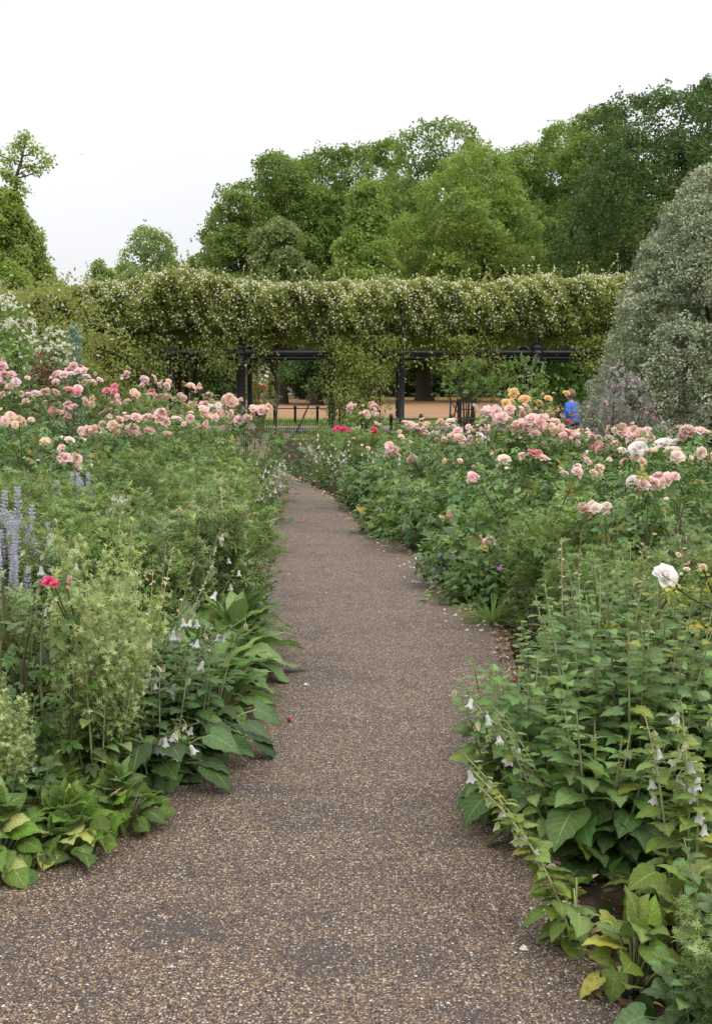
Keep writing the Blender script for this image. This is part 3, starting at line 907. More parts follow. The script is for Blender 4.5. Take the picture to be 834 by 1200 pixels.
# ================================================================== pergola
YF, YB = 36.0, 39.0
ZB = at(417, 413, YF)[2]
pergola = spawn('pergola', 'long black iron pergola carrying the white climbing roses', 'pergola', (0, 0, 0), [])
POSTS = [-50, 28, 112, 203, 283, 388, 470, 627, 722]
pm_ = MB()
pm_.lathe([(.18, -.05), (.18, .12), (.14, .16), (.135, ZB - .35), (.15, ZB - .34), (.15, ZB - .28), (.125, ZB - .26), (.125, ZB - .08)], sides=16)
cap = MB(); cap.lathe([(.14, ZB - .08), (.2, ZB - .06), (.2, ZB + .02), (.15, ZB + .05), (.19, ZB + .10), (.20, ZB + .17), (.15, ZB + .24), (.05, ZB + .28), (.001, ZB + .285)], sides=16)
slim = MB(); slim.lathe([(.11, -.05), (.11, .1), (.085, .14), (.085, ZB - .1), (.10, ZB - .08), (.10, ZB)], sides=12)
post_me, cap_me, slim_me = pm_.mesh('pergola_post', M['iron']), cap.mesh('post_cap', M['iron']), slim.mesh('slim_post', M['iron'])
hoop = MB()
t = np.linspace(0, PI, 15)
hoop.tube(np.stack([np.zeros(15), (YF + YB) / 2 - np.cos(t) * (YB - YF) / 2, ZB + 1.55 * np.sin(t) ** .8], 1), .045, 6)
hoop_me = hoop.mesh('pergola_arch', M['iron'])
for px in POSTS:
    x = gx(px, YF)
    big = px in (627, 283)
    for yy in (YF, YB):
        p_ = link('post', post_me if big and yy == YF else slim_me, pergola, loc=(x, yy, 0))
        if big:
            link('post_cap', cap_me, p_)
    link('arch', hoop_me, pergola, loc=(x, 0, 0))
    mb = MB(); mb.tube([(x, YF, ZB - .5), (x, YB, ZB - .5)], .04, 6)
    link('cross_bar', mb.mesh('cross_bar', M['iron']), pergola)
x0, x1 = gx(-70, YF), gx(790, YF)
for yy in (YF, YB):
    mb = MB(); mb.tube(np.stack([np.linspace(x0, x1, 12), np.full(12, yy), np.full(12, ZB)], 1), .085, 10, cap=True)
    link('beam', mb.mesh('beam', M['iron']), pergola)
    mb = MB(); mb.tube(np.stack([np.linspace(x0, x1, 12), np.full(12, yy), np.full(12, ZB - .16)], 1), .03, 6)
    link('lower_rail', mb.mesh('lower_rail', M['iron']), pergola)
for zz, yy in ((1.0, YF + .75), (1.45, YF + 1.5), (1.0, YB - .75)):
    mb = MB(); mb.tube([(x0, yy, ZB + zz), (x1, yy, ZB + zz)], .025, 6)
    link('purlin', mb.mesh('purlin', M['iron']), pergola)
for px in (545, 436):                       # ladder trellises beside the posts
    mb = MB(); x = gx(px, YF)
    for dx in (-.2, .2):
        mb.tube([(x + dx, YF - .16, -.02), (x + dx, YF - .16, ZB - .1)], .065 if px == 545 else .045, 6)
    for z in np.arange(.25, ZB - .2, .24):
        mb.tube([(x - .2, YF - .16, z), (x + .2, YF - .16, z)], .016, 4)
    mb.tube([(x, YF - .16, .1), (x, YF - .16, ZB - .2)], .016, 4)
    link('trellis', mb.mesh('trellis', M['iron']), pergola)


# climbing roses over the pergola
def climber(label, pxa, pxb, seed, nflow, fl, curtain, mat='climber', top=0.0, cols=None):
    g = np.random.default_rng(seed)
    xa, xb = gx(pxa, YF), gx(pxb, YF); W = xb - xa; xc = (xa + xb) / 2
    def surf(x, ph, k):
        ca, sa = np.cos(ph), np.sin(ph)
        lump = 1 + .05 * np.sin(x * 2.1 + ph * 2 + 1) + .05 * np.sin(x * 5.3 + ph * 5) + .05 * np.sin(x * 11 - ph * 7)
        top_ = top * np.exp(-((x - xc) / (W * .35)) ** 2)
        px_ = x / YF * F + 417
        hm = .05 * np.sin(x * .95 + .6) + .05 * np.sin(x * 2.3 + 2) + .28 * np.exp(-((px_ - 215) / 60) ** 2) + .18 * np.exp(-((px_ - 650) / 70) ** 2) - .25 * np.exp(-((px_ - 20) / 80) ** 2)
        fm = 1 + .07 * np.sin(x * 1.7 + 2 * ph) + .05 * np.sin(x * 3.1 - ph * 3)
        y = (YF + YB) / 2 - np.sign(-ca) * np.abs(ca) ** .6 * 1.95 * lump * fm * k * np.where(sa < 0, 1 + .22 * sa, 1)
        z = ZB + 1.20 + np.sign(sa) * np.abs(sa) ** .7 * np.where(sa > 0, .84 + top_ + hm, .88 + .07 * np.sin(x * 3.7) + .06 * np.sin(x * 8.3)) * lump * k
        return y, z
    mb = MB()
    for nn, k0, k1, ln in ((15000, .86, 1.05, .10), (4200, .68, .88, .19)):
        nn = int(nn * W / 2.6)
        x = xa + W * g.random(nn) + g.normal(size=nn) * .12
        ph = np.where(g.random(nn) < .80, g.uniform(PI * .30, PI * 1.25, nn), g.uniform(-.75 * PI, .30 * PI, nn))
        kk = k0 + (k1 - k0) * g.random(nn)
        y, z = surf(x, ph, kk)
        p = np.stack([x, y, z], 1)
        o = np.stack([np.zeros(nn), np.cos(ph), np.sin(ph)], 1)
        patch = .5 + .25 * np.sin(x * 3.1 + 2 * z) + .25 * np.sin(x * 1.3 - z * 4.1)
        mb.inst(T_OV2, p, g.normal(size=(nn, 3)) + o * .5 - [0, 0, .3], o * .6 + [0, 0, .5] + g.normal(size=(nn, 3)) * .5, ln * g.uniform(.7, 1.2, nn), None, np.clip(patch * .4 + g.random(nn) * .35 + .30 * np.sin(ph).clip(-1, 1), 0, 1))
    fpos = []
    # shoots standing proud of the top and hanging below the beam
    for i in range(int(40 * W / 2.6)):
        x = xa + W * g.random(); up = g.random() < .55
        ph = g.uniform(PI * .35, PI * .75) if up else g.uniform(PI * 1.0, PI * 1.3)
        y, z = surf(np.array([x]), np.array([ph]), .97)
        b = np.array([x, y[0], z[0]])
        l = g.uniform(.12, .55) if g.random() < .8 else g.uniform(.5, .8)
        e = b + (np.array([g.normal() * .15, -.1, l]) if up else np.array([g.normal() * .12, -.15, -l * .55]))
        q = curve(b, e, (g.normal() * .08, -.08, .05), 6); mb.tube(q, .006, 3)
        m = 14; tt = g.random(m); p = np.array([np.interp(tt, np.linspace(0, 1, 6), q[:, j]) for j in range(3)]).T
        mb.inst(T_OV2, p, g.normal(size=(m, 3)) - [0, 0, .2], g.normal(size=(m, 3)) * .5 + [0, 0, 1], .085, None, .3 + .7 * g.random(m))
        if up:
            fpos.append(e)
    for (cx, cw, zlo, n) in curtain:                # hanging curtains, reaching zlo
        x = gx(cx, YF) + g.normal(size=n) * cw / F * YF * .5
        z = zlo + (ZB + .5 - zlo) * g.random(n) ** .75
        y = YF - .25 + g.normal(size=n) * .16 + .15 * np.sin(z * 5 + x * 3)
        p = np.stack([x, y, z], 1)
        mb.inst(T_OV2, p, g.normal(size=(n, 3)) - [0, 0, .5], g.normal(size=(n, 3)) * .6 + [0, -.6, .6], .10 * g.uniform(.7, 1.2, n), None, g.random(n))
        for q in range(max(3, int(n / 260))):
            a_ = g.integers(0, n); fpos.append(p[a_] + [0, -.12, 0])
        for q in range(2 if zlo < 1.2 else 0):
            xx = gx(cx, YF) + g.normal() * cw / F * YF * .25
            mb.tube(curve((xx, YF - .2, 0), (xx + g.normal() * .3, YF - .2, ZB + .3), (g.normal() * .4, -.1, 0), 10), .014, 4, mat=1)
    fo = mb.mesh('climber_foliage', [M[mat], M['bark']])
    st = MB()
    for i in range(2):
        x = xa + W * (.5 + .12 * g.normal())
        st.tube(curve((x, YF - .2, -.03), (x + g.normal() * .9, YF + .3, ZB + .6), (g.normal() * .25, -.2, 0), 9), np.linspace(.03, .012, 9), 5)
    r = spawn('climbing_rose', label, 'climbing rose', (0, 0, 0), [('foliage', fo), ('stem', st.mesh('climber_stem', M['bark']))], group='climbing roses on the pergola')
    # flowers
    x = xa + W * g.random(nflow); ph = g.uniform(PI * .42, PI * 1.25, nflow)
    nflow = int(nflow * 1.05); x = xa + W * g.random(nflow); ph = g.uniform(PI * .42, PI * 1.25, nflow); nc = nflow // 10; ci = g.integers(0, nc, nflow); inn = g.random(nflow) < .38
    cx_, cp_ = xa + W * g.random(nc), g.uniform(PI * .42, PI * 1.15, nc)
    x = np.where(inn, cx_[ci] + g.normal(size=nflow) * .15, x); ph = np.where(inn, cp_[ci] + g.normal(size=nflow) * .11, ph)
    clus = g.normal(size=nflow)
    order = np.argsort(-clus)
    x, ph = x[order], ph[order]
    y, z = surf(x, ph, 1.07 + .03 * g.random(nflow))
    allp = [np.array(q) for q in fpos] + [np.array(q) for q in np.stack([x, y, z], 1)]
    extra = MB()
    for i, p in enumerate(allp):
        o = np.array([g.normal() * .4, -1 + g.normal() * .3, .5 + g.normal() * .4])
        quat = Vector(o).to_track_quat('Z', 'Y')
        s = g.uniform(.042, .072) * (1.25 if cols else 1)
        if i < 100:
            mw = Matrix.LocRotScale(Vector(p), quat, Vector((s, s, s)))
            link('flower', fl if not cols else cols[i % len(cols)], r, mw=mw)
        else:
            z_ = nrmz(o); k = nrmz(np.cross(z_, [0, 0, 1])); k2 = np.cross(z_, k)
            for j in range(5):
                a_ = j * 1.2566
                extra.inst(T_OV2, [p], math.cos(a_) * k + math.sin(a_) * k2 + z_ * .4, z_, s * .5, s * .65, [.6])
    if extra.n:
        tag(link('flower_mass', extra.mesh('flower_mass', P['daisy'])[0] if False else extra.mesh('flower_mass', P['daisy']), r), kind='stuff')
    return r


climber('climbing rose running on to the left picture edge behind the white flowered shrub', -70, 106, 8, 330, FLP, [(0, 120, .8, 5000), (70, 60, .5, 3600)])
climber('climbing rose beside the blue grey shrub, leafy down to the ground', 100, 196, 1, 400, FLW, [(122, 60, .2, 5200), (160, 50, .5, 3600)])
climber('climbing rose over the left opening, above the bare left beam', 192, 288, 2, 420, FLW, [(258, 26, 1.75, 700)])
climber('climbing rose above the opening between the left round post and the curtain', 284, 392, 3, 470, FLW, [(306, 24, 1.8, 220)])
climber('climbing rose that hangs to the ground as a curtain right of the middle post', 388, 474, 4, 480, FLW, [(403, 26, .1, 1900), (428, 30, .1, 2200), (456, 26, 1.9, 500)])
climber('climbing rose over the opening in front of the thick trunk', 470, 560, 5, 430, FLW, [(540, 34, 1.8, 900)])
climber('climbing rose over the two ball capped posts', 556, 644, 6, 380, FLW, [(576, 16, 1.9, 120)])
climber('climbing rose at the right end running behind the silver shrub', 640, 790, 7, 480, FLW, [(700, 40, 1.9, 500), (740, 60, .8, 1800)])
# ================================================================== shrubs
def bush_mesh(name, H, R, form, nl, n, T, ln, wd, mat, seed, lump=.3, z0=.1, up=.5, stems=8, sq=1.0, hang=.2, smooth=False):
    g = np.random.default_rng(seed)
    p, d, tone, L = crown_pts(g, H, R, z0, form, nl, n, lump, smooth)
    mb = MB(); m = len(p)
    Ts = T if isinstance(T, list) else [T]
    dr = g.normal(size=(m, 3)) * .8 + d * .9; dr[:, 2] += up - hang
    nm = d * .5 + [0, 0, .6] + g.normal(size=(m, 3)) * .4
    for k, t in enumerate(Ts):
        s = np.arange(m) % len(Ts) == k
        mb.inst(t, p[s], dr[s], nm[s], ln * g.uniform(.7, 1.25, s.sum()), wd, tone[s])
    tb = MB()
    for i in range(stems):
        c = L[g.integers(len(L))]
        a = g.uniform(0, 2 * PI)
        tb.tube(curve((.12 * R * math.cos(a), .12 * R * math.sin(a), -.03), c[:3], (0, 0, .1 * H), 7), np.linspace(.022, .006, 7) * max(.6, H / 1.6), 5)
    return mb.mesh(name + '_foliage', mat), tb.mesh(name + '_stem', M['bark']), p, d


def put_flowers(r, loc, p, d, me, n, s0, s1, g, sel=None):
    idx = np.where((d[:, 1] < .35) & (d[:, 2] > -.35))[0] if sel is None else sel
    idx = g.choice(idx, min(n, len(idx)), replace=False)
    for i in idx:
        o = d[i] + g.normal(size=3) * .3 + [0, -.2, .4]
        s = g.uniform(s0, s1)
        link('flower', me, r, mw=Matrix.LocRotScale(Vector(p[i] + d[i] * .03), Vector(o).to_track_quat('Z', 'Y'), Vector((s, s, s))))


def shrub(name, label, px, Y, py, hw, form, nl, n, T, ln, wd, mat, seed, flowers=None, **kw):
    H = at(px, py, Y)[2]; R = hw / F * Y
    fo, st, p, d = bush_mesh(name, H, R, form, nl, n, T, ln, wd, M[mat], seed, **kw)
    r = spawn(name, label, 'shrub', (gx(px, Y), Y, 0), [('foliage', fo), ('stem', st)])
    if flowers and len(flowers) > 4:
        g = np.random.default_rng(seed + 99); ex = MB()
        idx = g.choice(np.where((d[:, 1] < .4) & (d[:, 2] > -.3))[0], flowers[4])
        idx = idx[np.argsort(np.sin(p[idx, 0] * 6) + np.sin(p[idx, 2] * 7) + g.normal(size=len(idx)) * .5)][len(idx) // 3:]
        for i in idx:
            for j in range(4):
                o = rnd_dir(5, g) * [1, .5, 1] + [0, -.4, .2]
                ex.inst(T_OV2, [p[i] + d[i] * .06 + g.normal(size=3) * .05] * 5, o, rnd_dir(5, g), .045, .06, .6)
        tag(link('flower_mass', ex.mesh('flower_mass', P['daisy']), r), kind='stuff')
    if flowers:
        put_flowers(r, None, p, d, flowers[0], flowers[1], flowers[2], flowers[3], np.random.default_rng(seed))
    return r


shrub('silver_shrub', 'huge silver grey cone shaped shrub filling the right edge', 845, 19.5, 196, 184, 'cone2', 420, 52000, T_TUFTS, .072, None, 'silver_leaf', 3, lump=.115, stems=3, up=.5, hang=.1, smooth=True)
shrub('glaucous_rose_shrub', 'smoky purple grey shrub with small pink flowers beside the blue jacket', 722, 16.5, 432, 58, 'round', 26, 1700, T_ROSE, .11, None, 'purple_leaf', 4, (FLR, 55, .04, .065), lump=.3, z0=.5)
shrub('white_flowered_shrub', 'green shrub covered in sprays of small white flowers at the left edge', 14, 22, 356, 66, 'round', 26, 2600, T_OV, .10, None, 'shrub_green', 5, (FLW, 90, .07, .12, 330), z0=.3)
shrub('white_flowered_shrub', 'smaller white flowered bush right of the big white one', 62, 23.5, 384, 30, 'round', 16, 1300, T_OV, .10, None, 'shrub_green', 6, (FLW, 60, .07, .11, 150), z0=.3)
shrub('blue_grey_shrub', 'narrow upright blue grey shrub at the foot of the leftmost climbing rose', 91, 25, 386, 19, 'cone', 18, 1800, T_LAN, .15, None, 'blue_leaf', 7, z0=.1, up=.9)
shrub('red_tinged_shrub', 'dull green shrub with reddish young leaves behind the left roses', 52, 19.5, 418, 44, 'dome', 20, 1300, T_ROSE, .15, None, 'red_shrub', 8)
shrub('leafy_shrub', 'plain green shrub between the white flowered shrub and the left roses', 18, 20, 404, 48, 'dome', 20, 2200, T_OV, .10, None, 'shrub_green', 9)
shrub('rambling_rose', 'loose rambling rose with pale pink flowers left of the pergola', 60, 31, 336, 104, 'dome', 40, 13000, T_OV2, .11, None, 'climber', 10, (FLP, 95, .07, .12))
shrub('rambling_rose', 'green rambling rose with white flowers at the far left edge behind the white shrub', -10, 30, 350, 64, 'dome', 30, 8000, T_OV2, .11, None, 'climber', 11, (FLW, 60, .07, .12))
shrub('rambling_rose', 'mound of pale pink rambling rose topping the left climbing roses', 215, 38, 322, 52, 'dome', 26, 6500, T_OV2, .11, None, 'climber', 12, (FLP, 100, .06, .11), z0=2.6)
shrub('leafy_shrub', 'leafy green bush climbing the ladder trellis under the right beam', 548, 34.6, 426, 32, 'round', 14, 620, T_ROSE, .24, None, 'rose_leaf_light', 13, z0=1.2, lump=.42)
shrub('leafy_shrub', 'leafy green bush at the foot of the two ball capped posts', 606, 34.5, 424, 38, 'round', 16, 760, T_ROSE, .24, None, 'rose_leaf_light', 14, z0=.5, lump=.42)
shrub('leafy_shrub', 'dark leafy bush behind the blue jacket under the right end of the beam', 668, 36.5, 430, 40, 'dome', 22, 1500, T_ROSE, .26, None, 'shrub_green', 15)
shrub('leafy_shrub', 'thin yellowish green bush behind the left round post', 306, 40, 430, 22, 'round', 14, 500, T_ROSE, .2, None, 'climber', 16, z0=.3)
shrub('leafy_shrub', 'dark green bush under the left pergola beam behind the pink roses', 104, 30, 425, 44, 'dome', 22, 4200, T_OV2, .12, None, 'climber', 17)

# ================================================================== roses
def rose_bush(label, px, Y, R, blooms, mat='rose_leaf', nleaf=330, seed=0, ln=.125, topoff=.05, group=None, base=.12):
    g = np.random.default_rng(1000 + seed)
    bx = gx(px, Y); org = np.array([bx, Y, 0])
    W = []
    for b in blooms:
        dy = g.uniform(-.8, .5) * R * .75 if len(blooms) > 5 else -R * g.uniform(.85, 1.1)
        W.append(at(b[0], b[1], Y + dy) - org)
    tz = max([q[2] for q in W] + [.5]); mz = np.mean([q[2] for q in W]) if W else .8
    H = max(.35, mz - topoff)
    mb, st = MB(), MB()
    # canes
    ends = []
    for i in range(9):
        a = g.uniform(0, 2 * PI); rr = R * math.sqrt(g.uniform(.05, .9))
        e = np.array([rr * math.cos(a), rr * math.sin(a) * .85, H * g.uniform(.75, 1.03)])
        q = curve((.08 * math.cos(a), .08 * math.sin(a), -.03), e, (.1 * math.cos(a), .1 * math.sin(a), .12), 8)
        st.tube(q, np.linspace(.010, .004, 8), 5); ends.append(q)
    # leaves: shell of the mass, thinner inside
    n = nleaf
    d = nrmz(g.normal(size=(n, 3)) + [0, -.25, .35])
    rad = g.uniform(.45, 1.06, n) ** .6
    p = d * rad[:, None] * np.array([R, R * .9, H * .62]) + [0, 0, H * .42]
    p[:, 2] += .09 * np.sin(p[:, 0] * 9 + seed) * (p[:, 2] > H * .5) + g.normal(size=n) * .03
    p[:, 2] = np.clip(p[:, 2], base, None)
    dr = d * [1, 1, .3] + g.normal(size=(n, 3)) * .5; dr[:, 2] -= .15
    nm = d * .45 + [0, -.1, .8] + g.normal(size=(n, 3)) * .35
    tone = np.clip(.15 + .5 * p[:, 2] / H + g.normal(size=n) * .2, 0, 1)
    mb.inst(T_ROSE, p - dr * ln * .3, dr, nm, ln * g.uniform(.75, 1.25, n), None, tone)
    kids = []
    for b, w in zip(blooms, W):
        c, s = b[2], b[3] if len(b) > 3 else 11
        size = s / F * (Y + w[1]) * 1.08
        lean = np.array([w[0] * .5, w[1] * .4 - .35, .75]) + g.normal(size=3) * .28
        base_ = ends[g.integers(9)][5]
        st.tube(curve(base_, w - nrmz(lean) * size * .1, (0, 0, -.04), 6), np.linspace(.005, .0035, 6), 4)
        m = 5; tt = g.uniform(.3, .95, m)[:, None]; lp = base_ * (1 - tt) + w * tt
        mb.inst(T_ROSE, lp, g.normal(size=(m, 3)), [0, 0, 1] + g.normal(size=(m, 3)) * .3, ln * .85, None, g.uniform(.5, 1, m))
        kids.append((c, w, lean, size))
        # companions in the truss, spent heads and buds
        for k in range(0 if c in ('hot', 'red') or s > 22 else g.integers(0, 2) if c == 'yellow' else g.integers(2, 5) if Y > 11 else g.integers(1, 4)):
            o = g.normal(size=3) * [.085, .06, .04] * (Y / 13) ** .3
            cc = 'faded' if g.random() < .13 else 'shell' if c in ('deep', 'mauve') and g.random() < .6 else c
            kids.append((cc, w + o, lean + g.normal(size=3) * .5, size * g.uniform(.55, .9)))
    r = spawn('rose_bush', label, 'rose bush', tuple(org), [('foliage', mb.mesh('rose_foliage', M[mat])), ('stem', st.mesh('rose_stem', M['cane']))], group=group)
    kmax = max([q[3] for q in kids] + [0])
    for c, w, lean, size in kids:
        link('flower', ROSE[c][3 if size < kmax * .72 and g.random() < .45 else g.integers(3)], r, mw=Matrix.LocRotScale(Vector(w), Vector(lean).to_track_quat('Z', 'Y') @ Euler((0, 0, g.uniform(0, 6))).to_quaternion(), Vector((size,) * 3)))
    return r


RB = [
 # left bed, back to front
 ('mauve pink rose bush at the left edge, behind the deep pink ones', 22, 18, .85, [(4,429,'mauve'),(13,439,'mauve'),(19,448,'mauve'),(34,462,'mauve',8),(-6,445,'mauve'),(2,463,'mauve',9)], 'rose_leaf', 340),
 ('tall mauve rose bush in front of the red tinged shrub', 84, 18.5, .8, [(86,429,'mauve'),(93,435,'mauve'),(75,439,'mauve'),(101,441,'mauve',9),(66,447,'mauve',9),(110,448,'mauve',9),(97,450,'peach',8)], 'rose_leaf', 340),
 ('left rose bush with three deep pink blooms among faded ones', 66, 15, .85, [(82,457,'deep',13),(63,482,'deep',12),(43,461,'mauve'),(54,459,'faded'),(86,477,'shell',12),(80,491,'shell',11),(30,470,'faded',9),(100,468,'faded',9),(13,489,'peach',12)], 'rose_leaf', 380),
 ('back left rose bush with deep pink pair under the leftmost opening', 138, 19, .9, [(125,458,'deep',10),(133,458,'deep',10),(138,470,'deep',9),(147,441,'mauve',9),(157,460,'peach',10),(121,485,'shell',11),(127,489,'peach',9),(150,470,'faded',9)], 'rose_leaf', 360),
 ('back rose bush with pale pink blooms under the left beam', 178, 21, .9, [(170,444,'mauve',10),(177,459,'deep',10),(196,452,'shell',9),(186,466,'faded',9),(166,452,'mauve',8),(205,468,'peach',8)], 'rose_leaf', 340),
 ('back rose bush with peach blooms standing against the sand', 231, 20, .8, [(224,452,'peach',9),(233,455,'shell',9),(237,474,'shell',10),(215,466,'faded',8),(247,470,'faded',7),(222,478,'faded',8)], 'rose_leaf_light', 300),
 ('shell pink rose bush in the middle of the left bed, loaded with big blooms', 160, 13.2, .85, [(188,485,'shell',15),(173,489,'shell',14),(160,489,'shell',12),(149,490,'shell',12),(138,501,'shell',12),(132,498,'peach',12),(157,504,'shell',14),(175,505,'shell',13),(155,511,'cream',11),(110,504,'shell',14),(118,506,'peach',11),(195,494,'shell',12)], 'rose_leaf', 420),
 ('left rose bush with paired shell pink blooms right of the loaded one', 222, 14.2, .7, [(207,491,'shell',13),(224,493,'shell',11),(239,480,'shell',13),(242,488,'shell',12),(230,500,'cream',9),(249,477,'white',9),(236,503,'deep',8)], 'rose_leaf_light', 340),
 ('shell pink rose bush at the right end of the left bed beside the knee rail', 286, 16, .8, [(272,470,'shell',14),(268,485,'shell',12),(280,492,'shell',14),(285,498,'shell',13),(276,496,'shell',11),(299,479,'shell',14),(307,481,'shell',13),(313,481,'peach',9),(290,490,'shell',10),(262,476,'faded',7)], 'rose_leaf', 400),
 ('left rose bush with a small low truss of pale pink blooms', 82, 10, .62, [(77,537,'shell',15),(84,539,'cream',12),(72,536,'shell',11),(91,549,'cream',11),(52,518,'peach',11),(82,516,'cream',11),(37,537,'red',9),(37,545,'peach',9)], 'rose_leaf', 340),
 ('leafy rose bush at the far left edge with peach buds', 8, 11, .7, [(13,489,'peach',13),(6,494,'shell',11),(22,491,'peach',10)], 'rose_leaf', 380),
 ('rose bush with one raspberry pink bloom beside the pale spiky plant', 57, 4.5, .26, [(57,682,'hot',15),(64,685,'hot',11),(79,690,'deep',8)], 'rose_leaf', 110),
 ('faded coral rose hidden among the left feathery herbs', 216, 9.4, .35, [(226,593,'deep',10),(207,601,'deep',9),(214,603,'faded',9),(232,597,'shell',7)], 'rose_leaf', 100),
 # far middle
 ('red rose bush in front of the knee rail at the end of the path', 400, 27, .75, [(395,503,'hot',9),(402,503,'hot',9),(391,505,'hot',7),(408,505,'hot',8),(366,507,'red',7),(381,515,'red',5),(356,512,'red',5),(393,522,'red',4)], 'rose_leaf_light', 260),
 ('far rose bush with a crimson bloom right of the rose curtain', 437, 25, .65, [(438,504,'hot',9),(438,508,'red',7),(418,503,'mauve',7),(456,515,'red',6),(446,498,'mauve',6)], 'rose_leaf_light', 220),
 ('pale pink rose bush against the foot of the rose curtain', 424, 30, .7, [(414,476,'shell',9),(410,479,'cream',8),(437,476,'shell',9),(429,484,'shell',8),(431,488,'cream',7),(440,481,'cream',6)], 'rose_leaf_light', 200),
 # right bed
 ('right rose bush leaning over the bend of the path with few blooms', 478, 15, .85, [(457,525,'shell',12),(483,538,'shell',13),(470,512,'peach',8),(424,523,'peach',7),(488,541,'cream',9)], 'rose_leaf', 420),
 ('right rose bush with a pale cluster beside the ladder trellis', 500, 15.5, .85, [(480,498,'shell',11),(487,503,'shell',12),(495,506,'cream',13),(489,499,'shell',9),(515,495,'shell',11),(527,494,'cream',12),(516,508,'white',9),(500,497,'peach',9)], 'rose_leaf', 400),
 ('right rose bush with cream and pink trusses left of the yellow roses', 536, 14, .85, [(530,511,'shell',11),(539,514,'shell',14),(521,515,'peach',10),(534,508,'shell',10),(558,502,'shell',12),(562,512,'white',10),(541,542,'deep',9),(569,515,'white',9),(552,520,'faded',9)], 'rose_leaf', 420),
 ('dense rose bush with three pale blooms low over the path edge', 540, 11.6, .8, [(554,562,'shell',16),(531,603,'shell',16),(590,539,'cream',15),(541,543,'peach',10)], 'rose_leaf', 480),
 ('apricot yellow rose bush in front of the ball capped posts', 610, 15.5, .7, [(601,461,'yellow',13),(614,468,'yellow',14),(593,473,'yellow',12),(631,472,'yellow',10),(642,467,'yellow',10),(633,483,'yellow',9),(648,462,'faded',7)], 'rose_leaf_light', 340),
 ('tall pink rose bush in the right bed below the yellow roses', 590, 12.6, .8, [(571,483,'shell',15),(586,490,'shell',15),(580,485,'shell',13),(603,502,'shell',15),(597,503,'shell',12),(617,479,'shell',14),(612,494,'shell',12),(576,500,'peach',9),(566,494,'cream',10)], 'rose_leaf', 440),
 ('right rose bush with the biggest pink truss and a magenta bloom', 634, 12.2, .8, [(622,491,'shell',16),(628,499,'shell',15),(616,498,'shell',12),(640,504,'shell',13),(648,503,'peach',11),(664,495,'hot',12),(655,507,'shell',12),(636,487,'shell',11),(626,508,'shell',12)], 'rose_leaf', 440),
 ('right rose bush with pink blooms at the foot of the blue jacket', 684, 12, .8, [(664,509,'shell',13),(673,509,'peach',13),(684,511,'shell',14),(678,506,'shell',11),(703,524,'deep',14),(694,512,'cream',10),(685,535,'cream',11),(668,515,'shell',10)], 'rose_leaf', 440),
 ('right rose bush with one vivid pink bloom over faded trusses', 640, 10, .72, [(627,531,'deep',16),(634,536,'shell',13),(677,548,'cream',13),(700,554,'shell',13),(690,545,'white',11),(702,548,'peach',11),(672,552,'shell',10)], 'rose_leaf', 420),
 ('pink rose bush in front of the smoky purple shrub', 742, 11.4, .8, [(729,521,'shell',16),(737,505,'shell',14),(750,508,'shell',14),(729,507,'shell',12),(742,512,'shell',13),(757,515,'peach',11),(713,513,'faded',10),(720,505,'faded',9)], 'rose_leaf', 440),
 ('rose bush with the large cream white blooms near the right edge', 766, 8.6, .7, [(746,526,'white',21),(776,521,'white',25),(788,529,'cream',21),(793,535,'cream',16),(758,530,'cream',18),(770,528,'white',18),(750,517,'cream',14),(739,539,'peach',13),(713,540,'cream',12)], 'rose_leaf', 420),
 ('rose bush at the right edge with peach and faded pink trusses', 818, 10, .75, [(806,503,'faded',14),(819,505,'shell',14),(829,508,'peach',13),(813,509,'shell',13),(806,528,'shell',13),(826,535,'peach',17),(834,537,'peach',16),(798,512,'faded',10)], 'rose_leaf', 420),
 ('near right rose bush with a wide pale pink truss', 756, 7.2, .62, [(748,565,'cream',17),(763,564,'shell',18),(780,561,'shell',17),(754,568,'shell',14),(740,563,'white',15),(771,569,'cream',14)], 'rose_leaf', 420),
 ('near right rose bush with spent cream blooms above the feathery herbs', 700, 7.6, .6, [(685,597,'faded',13),(698,595,'cream',13),(709,594,'cream',13),(692,600,'peach',11),(676,552,'shell',12)], 'rose_leaf_light', 400),
 ('low rose with one pink bloom above the purple geraniums', 572, 9.4, .55, [(575,633,'shell',12),(569,634,'shell',8)], 'rose_leaf', 330),
 ('near rose with one large white bloom and yellowing leaves', 790, 4.9, .36, [(778,674,'white',29),(804,667,'cream',8),(823,664,'peach',9)], 'rose_leaf_yellow', 100),
]
for i, (lab, px, Y, R, bl, mat, nl) in enumerate(RB):
    rose_bush(lab, px, Y, R, bl, mat, int(nl * (1.55 if R > .5 else 1.0)), i, ln=.125 if Y > 8 else .105)


